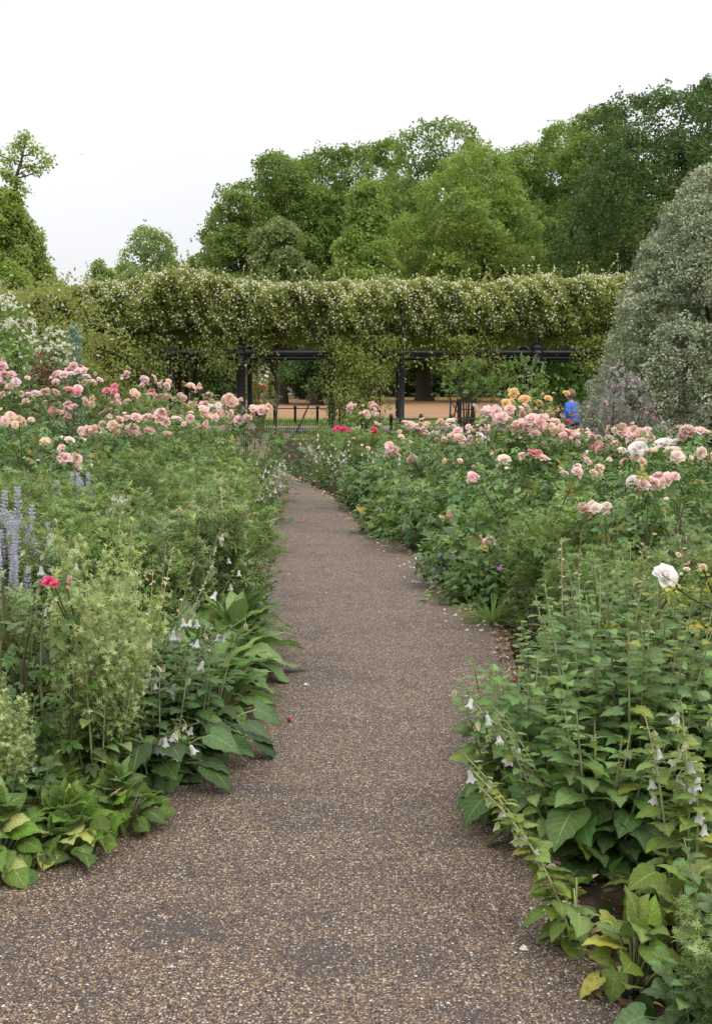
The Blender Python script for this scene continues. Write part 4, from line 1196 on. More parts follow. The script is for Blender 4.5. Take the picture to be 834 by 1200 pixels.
# ================================================================== herbaceous plants
def feathery(seed, h=.95, r=.34, mat='feather', nst=19):
    g = np.random.default_rng(seed); mb, st = MB(), MB()
    for i in range(nst):
        a = g.uniform(0, 2 * PI); rr = r * math.sqrt(g.random()); hh = h * g.uniform(.72, 1.06)
        e = np.array([rr * math.cos(a), rr * math.sin(a), hh])
        q = curve((.25 * e[0], .25 * e[1], -.03), e, (g.normal() * .10, g.normal() * .10, .05), 9)
        st.tube(q, np.linspace(.004, .0014, 9), 4)
        m = 18; t = np.sort(g.uniform(.22, 1.0, m)); lp = np.array([np.interp(t, np.linspace(0, 1, 9), q[:, j]) for j in range(3)]).T
        an = g.uniform(0, 2 * PI, m); side = np.stack([np.cos(an), np.sin(an), np.full(m, .55)], 1)
        off = side * (.03 + .07 * (1 - t))[:, None]
        for k in range(3):
            s = np.arange(m) % 3 == k
            mb.inst(T_SPRAYS[k], lp[s] + off[s] * .5, side[s] + g.normal(size=(s.sum(), 3)) * .25, [0, 0, 1] + g.normal(size=(s.sum(), 3)) * .5,
                    g.uniform(.065, .15, s.sum()) * (1.2 - .45 * t[s]), None, np.clip(t[s] * .8 + g.normal(size=s.sum()) * .15, 0, 1))
        m = 34; t = g.uniform(.3, 1.0, m); lp = np.array([np.interp(t, np.linspace(0, 1, 9), q[:, j]) for j in range(3)]).T
        an = g.uniform(0, 2 * PI, m); side = np.stack([np.cos(an), np.sin(an), np.full(m, .8)], 1); off = side * ((.03 + .11 * (1 - t)) * g.uniform(.4, 1.2, m))[:, None]
        for k in range(3):
            s = np.arange(m) % 3 == k
            mb.inst(T_STARN[k], lp[s] + off[s], side[s] * .5 + [0, 0, .9] + g.normal(size=(s.sum(), 3)) * .2, g.normal(size=(s.sum(), 3)), g.uniform(.024, .052, s.sum()), None, np.clip(.1 + t[s] * .75 + g.normal(size=s.sum()) * .2, 0, 1))
        e2 = q[-1]; mb.inst(T_STARN[0], [e2, e2 - [0, 0, .03]], [0, 0, 1], [0, 1, .2], [.035, .045], None, [1, .9])
        for x in range(0, m, 2):
            st.tube([lp[x], lp[x] + off[x] * .5 - [0, 0, .01], lp[x] + off[x]], .0014, 3)
    return [('foliage', mb.mesh('feathery_foliage', M[mat])), ('stem', st.mesh('feathery_stem', M['herb_stem']))]


def pale_spiky(seed, h=1.0, r=.26, nst=11):
    g = np.random.default_rng(seed); mb, st = MB(), MB()
    for i in range(nst):
        a = i * 2.4; rr = r * math.sqrt((i + .5) / nst); hh = h * g.uniform(.60, 1.05)
        e = np.array([rr * math.cos(a), rr * math.sin(a), hh])
        q = curve((.2 * e[0], .2 * e[1], -.03), e, (0, 0, 0), 9); st.tube(q, np.linspace(.006, .003, 9), 4)
        m = 58; t = g.uniform(.36, .96, m); lp = np.array([np.interp(t, np.linspace(0, 1, 9), q[:, j]) for j in range(3)]).T
        an = g.uniform(0, 2 * PI, m); o = np.stack([np.cos(an), np.sin(an), np.full(m, 1.1)], 1) * ((.02 + .15 * (.95 - t)) * g.uniform(.5, 1.1, m))[:, None]
        tip = lp + o
        for x in range(0, m, 2):
            st.tube([lp[x], lp[x] + o[x] * .5 - [0, 0, .01], tip[x]], .0022, 3)
        mb.inst(T_STAR, tip, o + g.normal(size=(m, 3)) * .05, g.normal(size=(m, 3)), g.uniform(.014, .025, m), None, g.uniform(.4, 1, m))
        mb.inst(T_STAR, lp + o * .5, o + g.normal(size=(m, 3)) * .05, g.normal(size=(m, 3)), g.uniform(.014, .024, m), None, g.uniform(.15, .7, m))
        mb.inst(T_STAR, lp + o * .25 + g.normal(size=(m, 3)) * .02, o + g.normal(size=(m, 3)) * .3, g.normal(size=(m, 3)), g.uniform(.014, .024, m), None, g.uniform(.0, .6, m))
        mb.inst(T_STAR, tip + g.normal(size=(m, 3)) * .025, o + g.normal(size=(m, 3)) * .3, g.normal(size=(m, 3)), g.uniform(.013, .022, m), None, g.uniform(.3, 1, m))
        mb.inst(T_STAR, [e], [0, 0, 1], [0, 1, 0], .026, None, [.9])
        m = 16; t = g.uniform(.08, .5, m); lp = np.array([np.interp(t, np.linspace(0, 1, 9), q[:, j]) for j in range(3)]).T
        an = g.uniform(0, 2 * PI, m); dd = np.stack([np.cos(an), np.sin(an), g.uniform(-.3, .3, m)], 1)
        mb.inst(T_HEART_S, lp + dd * .02, dd, [0, 0, 1] + dd * .2, .075 * (1.3 - t), None, .4 * g.random(m))
    return [('foliage', mb.mesh('pale_spiky_foliage', M['pale_spiky'])), ('stem', st.mesh('pale_spiky_stem', M['herb_stem']))]


def bellflower(seed, h=.7, r=.26, nst=9, leaf=.10, mat='bell_leaf', basal=10, lean=(0, 0), bells=0, buds=True, spread=1.0):
    g = np.random.default_rng(seed); mb, st = MB(), MB(); fl = []
    lean = np.array([lean[0], lean[1], 0.0]); arched = np.linalg.norm(lean) > .05
    for i in range(nst):
        a = i * 2.4 + g.normal() * .3; rr = r * math.sqrt((i + .4) / nst) * spread; hh = h * g.uniform(.72, 1.05)
        b = np.array([.35 * rr * math.cos(a), .35 * rr * math.sin(a), -.03])
        e = np.array([rr * math.cos(a), rr * math.sin(a), hh]) + lean * g.uniform(.7, 1.15)
        q = curve(b, e, np.array([0, 0, .16 * h if arched else .03]) - lean * .25, 14)
        st.tube(q, np.linspace(.0055, .0022, 14), 5)
        L = np.linalg.norm(np.diff(q, axis=0), axis=1).sum()
        m = int(L / .0175); t = (np.arange(m) + g.random(m) * .6) / m; t = t[(t > .05)]; m = len(t)
        lp = np.array([np.interp(t, np.linspace(0, 1, 14), q[:, j]) for j in range(3)]).T
        an = np.arange(m) * 2.4 + a; el = .30 - .55 * (1 - t) + g.normal(size=m) * .16
        dd = np.stack([np.cos(an) * np.cos(el), np.sin(an) * np.cos(el), np.sin(el)], 1)
        nn = np.stack([-np.cos(an) * np.sin(el), -np.sin(an) * np.sin(el), np.cos(el)], 1) + g.normal(size=(m, 3)) * .22
        sz = leaf * (1.02 - .74 * t ** 1.15) * g.uniform(.75, 1.2, m)
        big = sz > leaf * .33
        mb.inst(T_HEART, lp[big] + dd[big] * sz[big][:, None] * .35, dd[big], nn[big], sz[big], sz[big] * .95, np.clip(.3 + .5 * t[big] + g.normal(size=big.sum()) * .2, 0, 1))
        s = ~big
        mb.inst(T_HEART_S, lp[s] + dd[s] * .008, dd[s] + [0, 0, .4], nn[s], sz[s], sz[s] * .8, np.clip(.6 + g.normal(size=s.sum()) * .2, 0, 1))
        for x in np.where(big)[0][::2]:
            st.tube([lp[x], lp[x] + dd[x] * sz[x] * .2, lp[x] + dd[x] * sz[x] * .36], .0018, 3)
        if bells:
            nb = bells if i < max(1, int(nst * .5)) else 0
            tt = np.linspace(.60, .93, nb + 4) + g.normal(size=nb + 4) * .012
            for j, t1 in enumerate(tt):
                p = np.array([np.interp(t1, np.linspace(0, 1, 14), q[:, k]) for k in range(3)])
                o = nrmz(np.array([g.normal(), g.normal(), .2])) * .022 + np.array([0, 0, -.018]) + lean * .02
                st.tube([p, p + o * .6 + [0, 0, .006], p + o], .0016, 3)
                if g.random() < .55 * (1.2 - .6 * j / (nb + 4)):
                    fl.append((p + o, g.uniform(.030, .040), Vector((g.normal() * .3 + lean[0] * .4, g.normal() * .3 + lean[1] * .4, 1))))
                else:
                    mb.inst(T_LAN, np.repeat([p + o], 3, 0), nrmz(np.array([g.normal() * .2, g.normal() * .2, -1])) + np.zeros((3, 3)), g.normal(size=(3, 3)), .032, .09, [.95], mat=1)
    an = g.uniform(0, 2 * PI, basal); rr = r * g.uniform(.4, 1.15, basal)
    for j in range(basal):
        d = np.array([math.cos(an[j]), math.sin(an[j]), 0]); z = g.uniform(.05, .20) * min(1, h / .5)
        tip = d * rr[j] + [0, 0, z]
        st.tube(curve((0, 0, 0), tip, (0, 0, .08), 6), .0028, 4)
        mb.inst(T_HEART, [tip], d + [0, 0, g.uniform(-.6, .1)], [d * .3 + [0, 0, 1] + g.normal(size=3) * .25], leaf * g.uniform(.9, 1.3), None, [g.uniform(.1, .5)])
    parts = [('foliage', mb.mesh('bellflower_foliage', [M[mat], P['bud']])), ('stem', st.mesh('bellflower_stem', M['herb_stem']))]
    for p, s, u in fl:
        parts.append(('flower', BELL, Matrix.LocRotScale(Vector(p), u.to_track_quat('Z', 'Y'), Vector((s,) * 3))))
    return parts


def broad_clump(seed, r=.24, n=46, ln=.2, mat='broad_leaf', h=.3, wd=None, T=None, wild=.28):
    g = np.random.default_rng(seed); mb, st = MB(), MB()
    for i in range(n):
        a = i * 2.4 + g.normal() * .25; t = (i + .5) / n
        el = 1.15 - 1.25 * t + g.normal() * wild
        d = np.array([math.cos(a) * math.cos(el), math.sin(a) * math.cos(el), math.sin(el)])
        nn = np.array([-math.cos(a) * math.sin(el), -math.sin(a) * math.sin(el), math.cos(el)]) + g.normal(size=3) * wild
        b = np.array([math.cos(a), math.sin(a), 0]) * r * .55 * t + [0, 0, h * (1 - t) * .7 + .045]
        l = ln * g.uniform(.62, 1.25)
        st.tube([(b[0] * .3, b[1] * .3, 0), b * [.7, .7, .6], b + d * .01], .004, 4)
        mb.inst(T or T_BROAD, [b], d, [nn], l, (wd or ln) * g.uniform(.85, 1.2), [np.clip(g.normal() * .22 + .5, 0, 1)])
    return [('foliage', mb.mesh('broad_foliage', M[mat])), ('stem', st.mesh('broad_stem', M['herb_stem']))]


def spire_clump(seed, h=.85, r=.22, nst=16):
    g = np.random.default_rng(seed); mb, st = MB(), MB(); parts = []
    sp = []
    for k in range(2):
        f = MB(); m = 120; t = g.random(m); a = g.uniform(0, 6.28, m); rad = .020 * (1.05 - .7 * t)
        p = np.stack([rad * np.cos(a), rad * np.sin(a), np.round(t * 11) / 11 * .20 + g.normal(size=m) * .003], 1)
        f.inst(T_OV2, p * [.6, .6, 1], np.stack([np.cos(a), np.sin(a), np.full(m, .5)], 1), g.normal(size=(m, 3)), .017, .018, g.random(m))
        f.tube([(0, 0, -.02), (0, 0, .1), (0, 0, .21)], .003, 4)
        sp.append(f.mesh('flower_spike', P['lilac']))
    for i in range(nst):
        a = i * 2.4; rr = r * math.sqrt((i + .5) / nst); hh = h * g.uniform(.78, 1.02)
        e = np.array([rr * math.cos(a), rr * math.sin(a), hh])
        q = curve((.3 * e[0], .3 * e[1], -.03), e, (0, 0, 0), 7); st.tube(q, np.linspace(.004, .0025, 7), 4)
        m = 34; t = g.uniform(.05, .95, m); lp = np.array([np.interp(t, np.linspace(0, 1, 7), q[:, j]) for j in range(3)]).T
        dd = g.normal(size=(m, 3)); dd[:, 2] = .4
        mb.inst(T_LAN, lp, dd, [0, 0, 1] + g.normal(size=(m, 3)) * .4, g.uniform(.05, .09, m) * (1.2 - .5 * t), None, g.random(m))
        parts.append(('flower_spike', sp[i % 2], Matrix.LocRotScale(Vector(e - [0, 0, .03]), Vector((e[0] * .4 + g.normal() * .06, e[1] * .4 + g.normal() * .06, 1)).to_track_quat('Z', 'Y'), Vector((1, 1, g.uniform(.8, 1.15))))))
    return [('foliage', mb.mesh('spire_foliage', M['grey_leaf'])), ('stem', st.mesh('spire_stem', M['herb_stem']))] + parts


def low_mound(seed, h=.4, r=.4, n=420, T=T_HEART_S, ln=.06, mat='bell_leaf', flowers=0, fl=None):
    g = np.random.default_rng(seed); mb, st = MB(), MB()
    d = nrmz(g.normal(size=(n, 3)) + [0, 0, .5]); d[:, 2] = np.abs(d[:, 2])
    p = d * g.uniform(.4, 1.05, (n, 1)) * [r, r, h] * (1 + .15 * np.sin(d[:, :1] * 7 + seed))
    mb.inst(T, p, d * [1, 1, .3] + g.normal(size=(n, 3)) * .5, d * .5 + [0, 0, .8] + g.normal(size=(n, 3)) * .3, ln * g.uniform(.7, 1.3, n), None, np.clip(p[:, 2] / h * .7 + g.normal(size=n) * .2, 0, 1))
    for i in range(18):
        st.tube(curve((0, 0, -.02), p[g.integers(n)], (0, 0, .05), 5), .003, 4)
    parts = [('foliage', mb.mesh('mound_foliage', M[mat])), ('stem', st.mesh('mound_stem', M['herb_stem']))]
    for i in range(flowers):
        a = g.uniform(0, 2 * PI); q = np.array([math.cos(a) * r, math.sin(a) * r, 0]) * g.uniform(.5, 1.05) + [0, 0, h * g.uniform(.5, 1.1)]
        s = g.uniform(.04, .054)
        parts.append(('flower', fl, Matrix.LocRotScale(Vector(q), Vector((q[0], q[1] - .4, .6)).to_track_quat('Z', 'Y'), Vector((s, s, s)))))
    return parts


def grass_tuft(seed, h=.3, n=120, mat='grass_blade', T=T_STRAP, w=.4):
    g = np.random.default_rng(seed); mb = MB()
    a = g.uniform(0, 2 * PI, n); el = g.uniform(.25, 1.4, n)
    d = np.stack([np.cos(a) * np.cos(el), np.sin(a) * np.cos(el), np.sin(el)], 1)
    nn = np.stack([-np.cos(a) * np.sin(el), -np.sin(a) * np.sin(el), np.cos(el)], 1)
    mb.inst(T, d * [.05, .05, 0], d, nn, h * g.uniform(.6, 1.1, n), h * w, g.random(n))
    return [('foliage', mb.mesh('grass_tuft', M[mat]))]


def dry_stalks(seed, h=.9, n=4, lean=(.1, 0)):
    g = np.random.default_rng(seed); mb, st = MB(), MB()
    for i in range(n):
        e = np.array([g.normal() * .14 + lean[0], g.normal() * .14 + lean[1], h * g.uniform(.7, 1.05)])
        q = curve((g.normal() * .04, g.normal() * .04, -.03), e, (0, 0, 0), 7); st.tube(q, np.linspace(.0045, .0018, 7), 4)
        m = 16; t = g.uniform(.6, 1, m); lp = np.array([np.interp(t, np.linspace(0, 1, 7), q[:, j]) for j in range(3)]).T
        mb.inst(T_LAN, lp, g.normal(size=(m, 3)) + [0, 0, .5], g.normal(size=(m, 3)), .022, .06, g.random(m))
    return [('foliage', mb.mesh('dry_foliage', M['straw'])), ('stem', st.mesh('dry_stem', M['straw']))]


def many(name, label, cat, protos, spots, group, s0=.9, s1=1.12, tilt=.06, yaw=PI):
    """Copies of a few prototypes; spots are (x, y) or (x, y, scale)."""
    for i, q in enumerate(spots):
        s = (q[2] if len(q) > 2 else 1) * random.uniform(s0, s1)
        lab = label[i] if isinstance(label, list) else label
        spawn(name, lab, cat, (q[0], q[1], 0), protos[i % len(protos)], (random.gauss(0, tilt), random.gauss(0, tilt), random.uniform(-yaw, yaw)), s, group)


def jitter(n, x0, x1, y0, y1, left, mind=.25, s0=.85, s1=1.15, tries=4000, off=.25):
    """Poisson-ish spots inside a bed: x is the distance from the path edge."""
    out = []
    for _ in range(tries):
        if len(out) >= n:
            break
        y = random.uniform(y0, y1); d = random.uniform(x0, x1)
        x = pathL(y) - d if left else pathR(y) + d
        if all((x - a) ** 2 + (y - b) ** 2 > mind ** 2 for a, b, _ in out):
            out.append((x, y, random.uniform(s0, s1)))
    return out


fe = [feathery(k, mat='feather') for k in range(3)] + [feathery(7, mat='feather_dark')]
many('feathery_herb', 'feathery grey green herb in the dense mass between path and left roses', 'herb', fe,
     jitter(34, .18, 1.9, 6.3, 11.5, True, .27, .8, 1.02), 'feathery herbs in the left bed')
many('feathery_herb', 'feathery green herb standing between the right roses and the bellflowers', 'herb', fe,
     jitter(17, .25, 2.0, 6.2, 8.8, False, .3, .62, .86), 'feathery herbs in the right bed')
many('feathery_herb', 'thin feathery herb in the far left bed beyond the path bend', 'herb', fe,
     jitter(18, .1, 1.6, 11.5, 18, True, .35, .65, .85), 'feathery herbs at the path bend')
many('feathery_herb', 'fine grey green herb in the far bed below the red roses', 'herb', fe[::-1],
     jitter(26, .1, 3.0, 16.5, 26, False, .45, .55, .75), 'fine herbs below the red roses')

ps = [pale_spiky(1), pale_spiky(2, .86)]
many('feathery_herb', 'grey green feathery herb between the bellflower stalks and the large white rose', 'herb', fe,
     [(1.35, 6.0, .78), (1.7, 5.6, .8), (1.95, 5.9, .85), (1.55, 6.35, .85), (1.3, 6.3, .72), (2.1, 5.4, .8), (2.3, 6.2, .9), (1.85, 6.5, .88), (1.25, 6.6, .62), (1.6, 5.2, .66)], 'feathery herbs among the bellflower stalks')
many('pale_spiky_plant', ['tall pale lime plant with starry leaf tips beside the raspberry rose', 'shorter pale lime starry plant in front at the left edge', 'pale lime starry plant leaning right of the tall one',
                          'pale lime starry plant cut by the left picture edge'], 'perennial', ps,
     [(-1.05, 4.85, .98), (-1.26, 4.2, .66), (-.98, 4.5, .84), (-1.44, 4.35, .70)], 'pale lime starry plants', .97, 1.03, .04)
sp = [spire_clump(1), spire_clump(2, .8)]
many('lilac_spire_plant', ['lilac flower spires crowded at the left edge', 'lilac spire clump just right of the one at the left edge', 'shorter lilac spire clump below the others beside the white bells',
                           'single lilac spires rising among the left feathery herbs'], 'perennial', sp,
     [(-1.98, 6.4, 1.02), (-1.74, 6.3, .90), (-1.78, 5.8, .86), (-2.15, 9.2, .9)], 'lilac spire plants', .97, 1.03, .03)
spawn('feathery_herb', 'dark grey green leafy herb under the lilac spires', 'herb', (-1.5, 5.4, 0), fe[3], (0, 0, 1), .72)
spawn('feathery_herb', 'dark grey green herb at the left edge behind the pale lime plants', 'herb', (-1.75, 5.15, 0), fe[3], (0, 0, 2), .8)

# left foreground
bc = [broad_clump(k, ln=.20 + .02 * k) for k in range(3)]
labs = 'rosette of oblong green leaves spilling over the left path edge'
bsp = []
for y, d in ((5.35, .02), (5.6, -.12), (5.75, .2), (6.0, -.08), (6.2, .18), (6.45, -.02), (6.7, .2), (6.95, -.02), (7.25, .12), (7.6, .0), (7.95, .1), (8.35, .02), (8.8, .1), (5.45, .32), (6.1, .42)):
    bsp.append((pathL(y) - d - .05, y, 1.0))
many('broad_leaved_plant', labs, 'perennial', bc, bsp, 'oblong leaved rosettes along the left path edge', .9, 1.15, .08)
by = [broad_clump(11, .32, 105, .072, 'basal_yellow', .18, .072, T_HEART, .6), broad_clump(12, .30, 95, .076, 'basal_yellow', .24, .076, T_ROUND, .6)]
many('broad_leaved_plant', ['yellow green crinkled leaves lying on the path at the lower left', 'yellow green crinkled rosette cut by the lower left edge', 'yellow green crinkled rosette under the pale lime plants',
                            'yellowing rosette tucked behind the lower left leaves'], 'perennial', by,
     [(-.98, 4.02, 1.0), (-1.2, 3.86, 1.05), (-1.12, 4.3, 1.0), (-.84, 4.24, .85)], 'yellow green rosettes at the lower left', .97, 1.03, .08)
bl = [bellflower(21, .5, .24, 8, .105, 'bell_leaf_dark', 12), bellflower(22, .42, .24, 7, .11, 'bell_leaf_dark', 12)]
many('bellflower', 'dark heart leaved bellflower without flowers at the lower left', 'bellflower', bl,
     [(-.80, 4.72), (-.92, 4.95), (-.70, 5.0), (-1.02, 4.62), (-.95, 5.25), (-1.25, 4.1, .8), (-1.3, 4.45, .9)], 'dark leafy bellflowers at the lower left', .9, 1.1, .06)
for i, (x, y, h, lx, ly, nb, lab) in enumerate((
        (-1.0, 5.0, .44, .26, -.2, 4, 'arching bellflower with white bells nodding over the dark leaves beside the pale lime plants'),
        (-.95, 5.35, .56, .36, -.1, 4, 'arching bellflower whose white bells hang highest over the oblong rosettes'),
        (-.90, 4.8, .26, .22, -.25, 4, 'low arching bellflower with white bells reaching the path edge at the lower left'),
        (-1.55, 5.7, .74, .22, -.15, 4, 'bellflower with white bells under the lilac spires'))):
    spawn('bellflower', lab, 'bellflower', (x, y, 0), bellflower(30 + i, h * 1.28, .16, 6, .055, 'bell_leaf_dark', 4, (lx, ly), nb), group='white flowered bellflowers')

# right foreground
bf = [bellflower(40, .62, .26, 11, .105), bellflower(41, .74, .26, 11, .10), bellflower(42, .9, .26, 12, .09), bellflower(43, .55, .26, 10, .12)]
many('bellflower', 'tall leafy bellflower with heart shaped leaves in the right foreground clump', 'bellflower', [bf[3], bf[0], bf[1]],
     [(.82, 3.95, .98), (.62, 4.3, .98), (1.0, 4.25, 1.1), (.76, 4.75, 1.0), (1.15, 4.5, 1.12), (.95, 4.8, 1.08), (1.38, 4.3, 1.05), (.95, 5.2, 1.0), (1.25, 5.0, 1.1), (1.55, 4.7, 1.1), (.98, 5.6, .95)], 'leafy bellflowers in the right foreground', .92, 1.08, .05)
many('bellflower', 'tall bellflower stalks behind the right foreground clump', 'bellflower', [bf[2], bf[1]],
     [(1.22, 5.5), (1.45, 5.4), (1.75, 5.2), (1.4, 5.8), (1.95, 5.5), (1.2, 6.05, .82)], 'tall bellflower stalks in the right bed', .92, 1.06, .05)
spawn('bellflower', 'yellowing bellflower arching left over the path with white bells at the lower right', 'bellflower', (.62, 3.28, 0), bellflower(50, .47, .10, 3, .07, 'bell_leaf_yellow', 6, (-.34, .36), 1, spread=.6), group='yellowing bellflowers')
spawn('bellflower', 'bellflower stalk leaning into the path beside the dark strap leaves', 'bellflower', (.66, 3.9, 0), bellflower(51, .58, .12, 4, .06, 'bell_leaf', 5, (-.30, .10), 1), group='yellowing bellflowers')
spawn('bellflower', 'upright bellflower with white bells and buds near the lower right edge', 'bellflower', (.96, 3.42, 0), bellflower(52, .66, .13, 4, .085, 'bell_leaf_yellow', 8, (-.05, .05), 2), group='yellowing bellflowers')
spawn('bellflower', 'bellflower cut by the right picture edge with nodding white bells', 'bellflower', (1.16, 3.65, 0), bellflower(53, .64, .13, 4, .085, 'bell_leaf_yellow', 7, (-.1, -.02), 2), group='yellowing bellflowers')
many('broad_leaved_plant', ['yellow green crinkled leaves at the lower right corner under the arching bells', 'yellow green rosette between the arching bells and the right edge'], 'perennial',
     [broad_clump(13, .2, 26, .085, 'bell_leaf_yellow', .24, .085, T_HEART, .5), broad_clump(14, .2, 30, .085, 'bell_leaf_yellow', .3, .085, T_HEART, .5)], [(.73, 3.06), (.90, 3.2)], 'yellow green rosettes at the lower right', .95, 1.05)
many('bellflower', 'dark heart leaved bellflower filling the lower right corner', 'bellflower', bl, [(1.0, 3.0, .8), (.84, 2.72, .7), (1.12, 2.85, .8), (1.2, 3.3, .9), (1.1, 3.12, .8)], 'dark leafy bellflowers at the lower right', .95, 1.05)
spawn('feathery_herb', 'pale feathery sprig at the very bottom right corner', 'herb', (.88, 2.68, 0), fe[0], (0, 0, 0), .42)
spawn('strap_leaved_plant', 'dark strap leaves poking onto the path beside the right bellflowers', 'perennial', (.80, 5.15, 0), grass_tuft(3, .34, 16, 'broad_leaf', T_BROAD, .55), (0, 0, 0), 1)
spawn('strap_leaved_plant', 'long dark strap leaves among the stalks behind the right bellflowers', 'perennial', (1.28, 5.7, 0), grass_tuft(4, .6, 14, 'broad_leaf', T_BROAD, .35), (0, 0, 2), 1)
spawn('strap_leaved_plant', 'single pale blade standing in the pale lime plants', 'perennial', (-1.06, 4.3, 0), grass_tuft(6, .62, 3, 'feather', T_BROAD, .25), (0, 0, 1), 1)
spawn('grass_tuft', 'thin green grass tuft on the path edge below the purple geraniums', 'grass tuft', (pathR(7.9) + .0, 7.9, 0), grass_tuft(5, .24, 160), (0, 0, 0), 1)
spawn('grass_tuft', 'dry grass tuft right of the green one at the path edge', 'grass tuft', (pathR(7.6) + .22, 7.5, 0), grass_tuft(8, .2, 70, 'straw'), (0, 0, 0), 1)
spawn('grass_tuft', 'arching green grass tuft hanging over the left path edge near the bend', 'grass tuft', (pathL(11.2) - .1, 11.2, 0), grass_tuft(9, .5, 140), (0, 0, 0), 1)
dsp = [dry_stalks(1, 1.0, 4, (.16, 0)), dry_stalks(2, .9, 4, (.05, .05))]
many('dry_stalk', ['straw coloured dry stalks leaning right behind the bellflowers', 'straw stalks standing left of the leaning ones', 'dry stalks near the large white rose'], 'dry stalk', dsp, [(1.25, 5.75), (1.12, 6.0), (1.75, 5.9)], 'dry stalks', .95, 1.05, .04)

wisp = [dry_stalks(11, 1.0, 5, (.22, -.05)), dry_stalks(12, .9, 5, (.30, .05)), bellflower(70, .95, .22, 6, .04, 'feather', 3, (.22, -.08), 2)]
many('wispy_herb', 'wispy tall stem cluster leaning towards the path out of the left feathery mass', 'herb', wisp,
     [(-1.05, 5.9, .8), (-1.35, 6.3, .95), (-.95, 6.7, .85), (-1.5, 6.9), (-1.05, 7.4, .95), (-1.7, 7.6), (-1.2, 8.2, .95), (-1.0, 8.8, .95), (-1.9, 8.4), (-1.15, 9.6), (-1.4, 10.4), (-1.25, 5.3, .8)], 'wispy stems in the left bed', .95, 1.05, .03, .6)
# right edge, middle distance
gm = [low_mound(1, .36, .36, 460, T_HEART_S, .055, 'bell_leaf', 18, FLV), low_mound(2, .3, .34, 420, T_HEART_S, .055, 'bell_leaf', 14, FLV)]
many('geranium', ['purple geranium mound at the path edge beside the grass tuft', 'purple geranium behind the first, under the single pink rose', 'purple geranium deepest in the bed beside the feathery herbs'], 'geranium', gm,
     [(pathR(8.7) + .16, 8.75), (pathR(8.6) + .45, 8.5), (pathR(8.2) + .52, 8.05)], 'purple geraniums', .95, 1.05)
lm = [low_mound(5, .45, .42, 520, T_OV, .085, 'rose_leaf'), low_mound(6, .5, .45, 560, T_OV, .085, 'rose_leaf_light'), low_mound(7, .4, .4, 480, T_OV, .075, 'cover')]
many('leafy_mound', 'dark leafy mound at the foot of the right roses along the path', 'perennial', lm,
     jitter(13, .2, .75, 9.5, 15, False, .4), 'leafy mounds along the right path edge', .9, 1.15)
many('leafy_mound', 'leafy mound filling the right bed behind the path edge plants', 'perennial', lm,
     jitter(16, .9, 3.2, 6.6, 11, False, .5, .95, 1.3), 'leafy mounds in the right bed')
many('leafy_mound', 'leafy mound at the right picture edge behind the near bellflowers', 'perennial', lm,
     [(1.75, 4.4, 1), (2.1, 5.0, 1.1), (1.55, 3.75, .9), (2.3, 4.3, 1), (1.9, 3.4, .9), (2.5, 5.6, 1.2), (2.6, 4.9, 1.1)], 'leafy mounds at the right edge')
many('leafy_mound', 'leafy mound filling the left bed between the herbs', 'perennial', lm,
     jitter(14, .7, 3.4, 7, 12.5, True, .5, .8, 1.2), 'leafy mounds in the left bed')
many('leafy_mound', 'leafy mound at the left path edge near the bend', 'perennial', lm[1:],
     jitter(9, .12, .5, 9.2, 15.5, True, .4, .75, 1.0), 'leafy mounds along the left path bend')

# slender bellflowers leaning over the bend
sl = [bellflower(60, .78, .2, 7, .045, 'feather', 5, (-.34, -.1), 1), bellflower(61, .7, .2, 7, .045, 'feather', 5, (-.26, -.22), 1)]
for i, q in enumerate(jitter(7, .05, .9, 12.5, 19, False, .4)):
    spawn('bellflower', 'slender grey green bellflower with white bells leaning over the path bend from the right', 'bellflower', (q[0], q[1], 0), sl[i % 2], (0, 0, random.gauss(0, .3)), q[2], 'slender bellflowers at the bend')
sr = [bellflower(62, .7, .2, 6, .045, 'feather', 5, (.36, -.12), 1)]
for i, q in enumerate(jitter(4, .1, .6, 12, 16, True, .5)):
    spawn('bellflower', 'slender bellflower with white bells leaning over the bend from the left bed', 'bellflower', (q[0], q[1], 0), sr[0], (0, 0, random.gauss(0, .3)), q[2], 'slender bellflowers on the left of the bend')

# fallen petals and a berry on the path
pm_ = MB(); pm_.inst(PT, [np.zeros(3)], (0, 1, 0), (0, 0, 1), 1, 1.2, [.5])
petal = pm_.mesh('fallen_petal', P['white']); pink = pm_.mesh('fallen_petal_pink', P['shell'])
def ground_px(px, py):
    d = FWD + UP * (600 - py) / F + np.array([(px - 417) / F, 0, 0]); return np.array([0, 0, CAMZ]) + d * (-CAMZ / d[2])
for px, py, lab in ((548, 817, 'white petal on the path beside the right bellflowers'), (608, 1115, 'white petal on the path near the lower right corner'), (356, 804, 'white petal on the path beside the oblong rosettes')):
    q = ground_px(px, py)
    spawn('fallen_petal', lab, 'petal', (q[0], q[1], .006), [('petal', petal)], (.1, .1, random.uniform(0, 6)), .026)
for i in range(70):
    y = random.uniform(7.2, 13.5); x = pathR(y) - abs(random.gauss(0, .16)) - .02
    spawn('fallen_petal', 'pale petal lying on the path along the right bed', 'petal', (x, y, .006), [('petal', random.choice((petal, petal, pink)))], (random.gauss(0, .2), random.gauss(0, .2), random.uniform(0, 6)), random.uniform(.018, .034), 'petals along the right path edge')
for i in range(22):
    y = random.uniform(9, 14); x = pathL(y) + abs(random.gauss(0, .1)) + .02
    spawn('fallen_petal', 'pale petal lying on the path along the left bed', 'petal', (x, y, .006), [('petal', petal)], (random.gauss(0, .2), random.gauss(0, .2), random.uniform(0, 6)), random.uniform(.016, .028), 'petals along the left path edge')
q = ground_px(339, 846)
mb = MB(); mb.lathe([(.001, 0), (.006, .001), (.010, .006), (.010, .012), (.006, .018), (.001, .020)], sides=10)
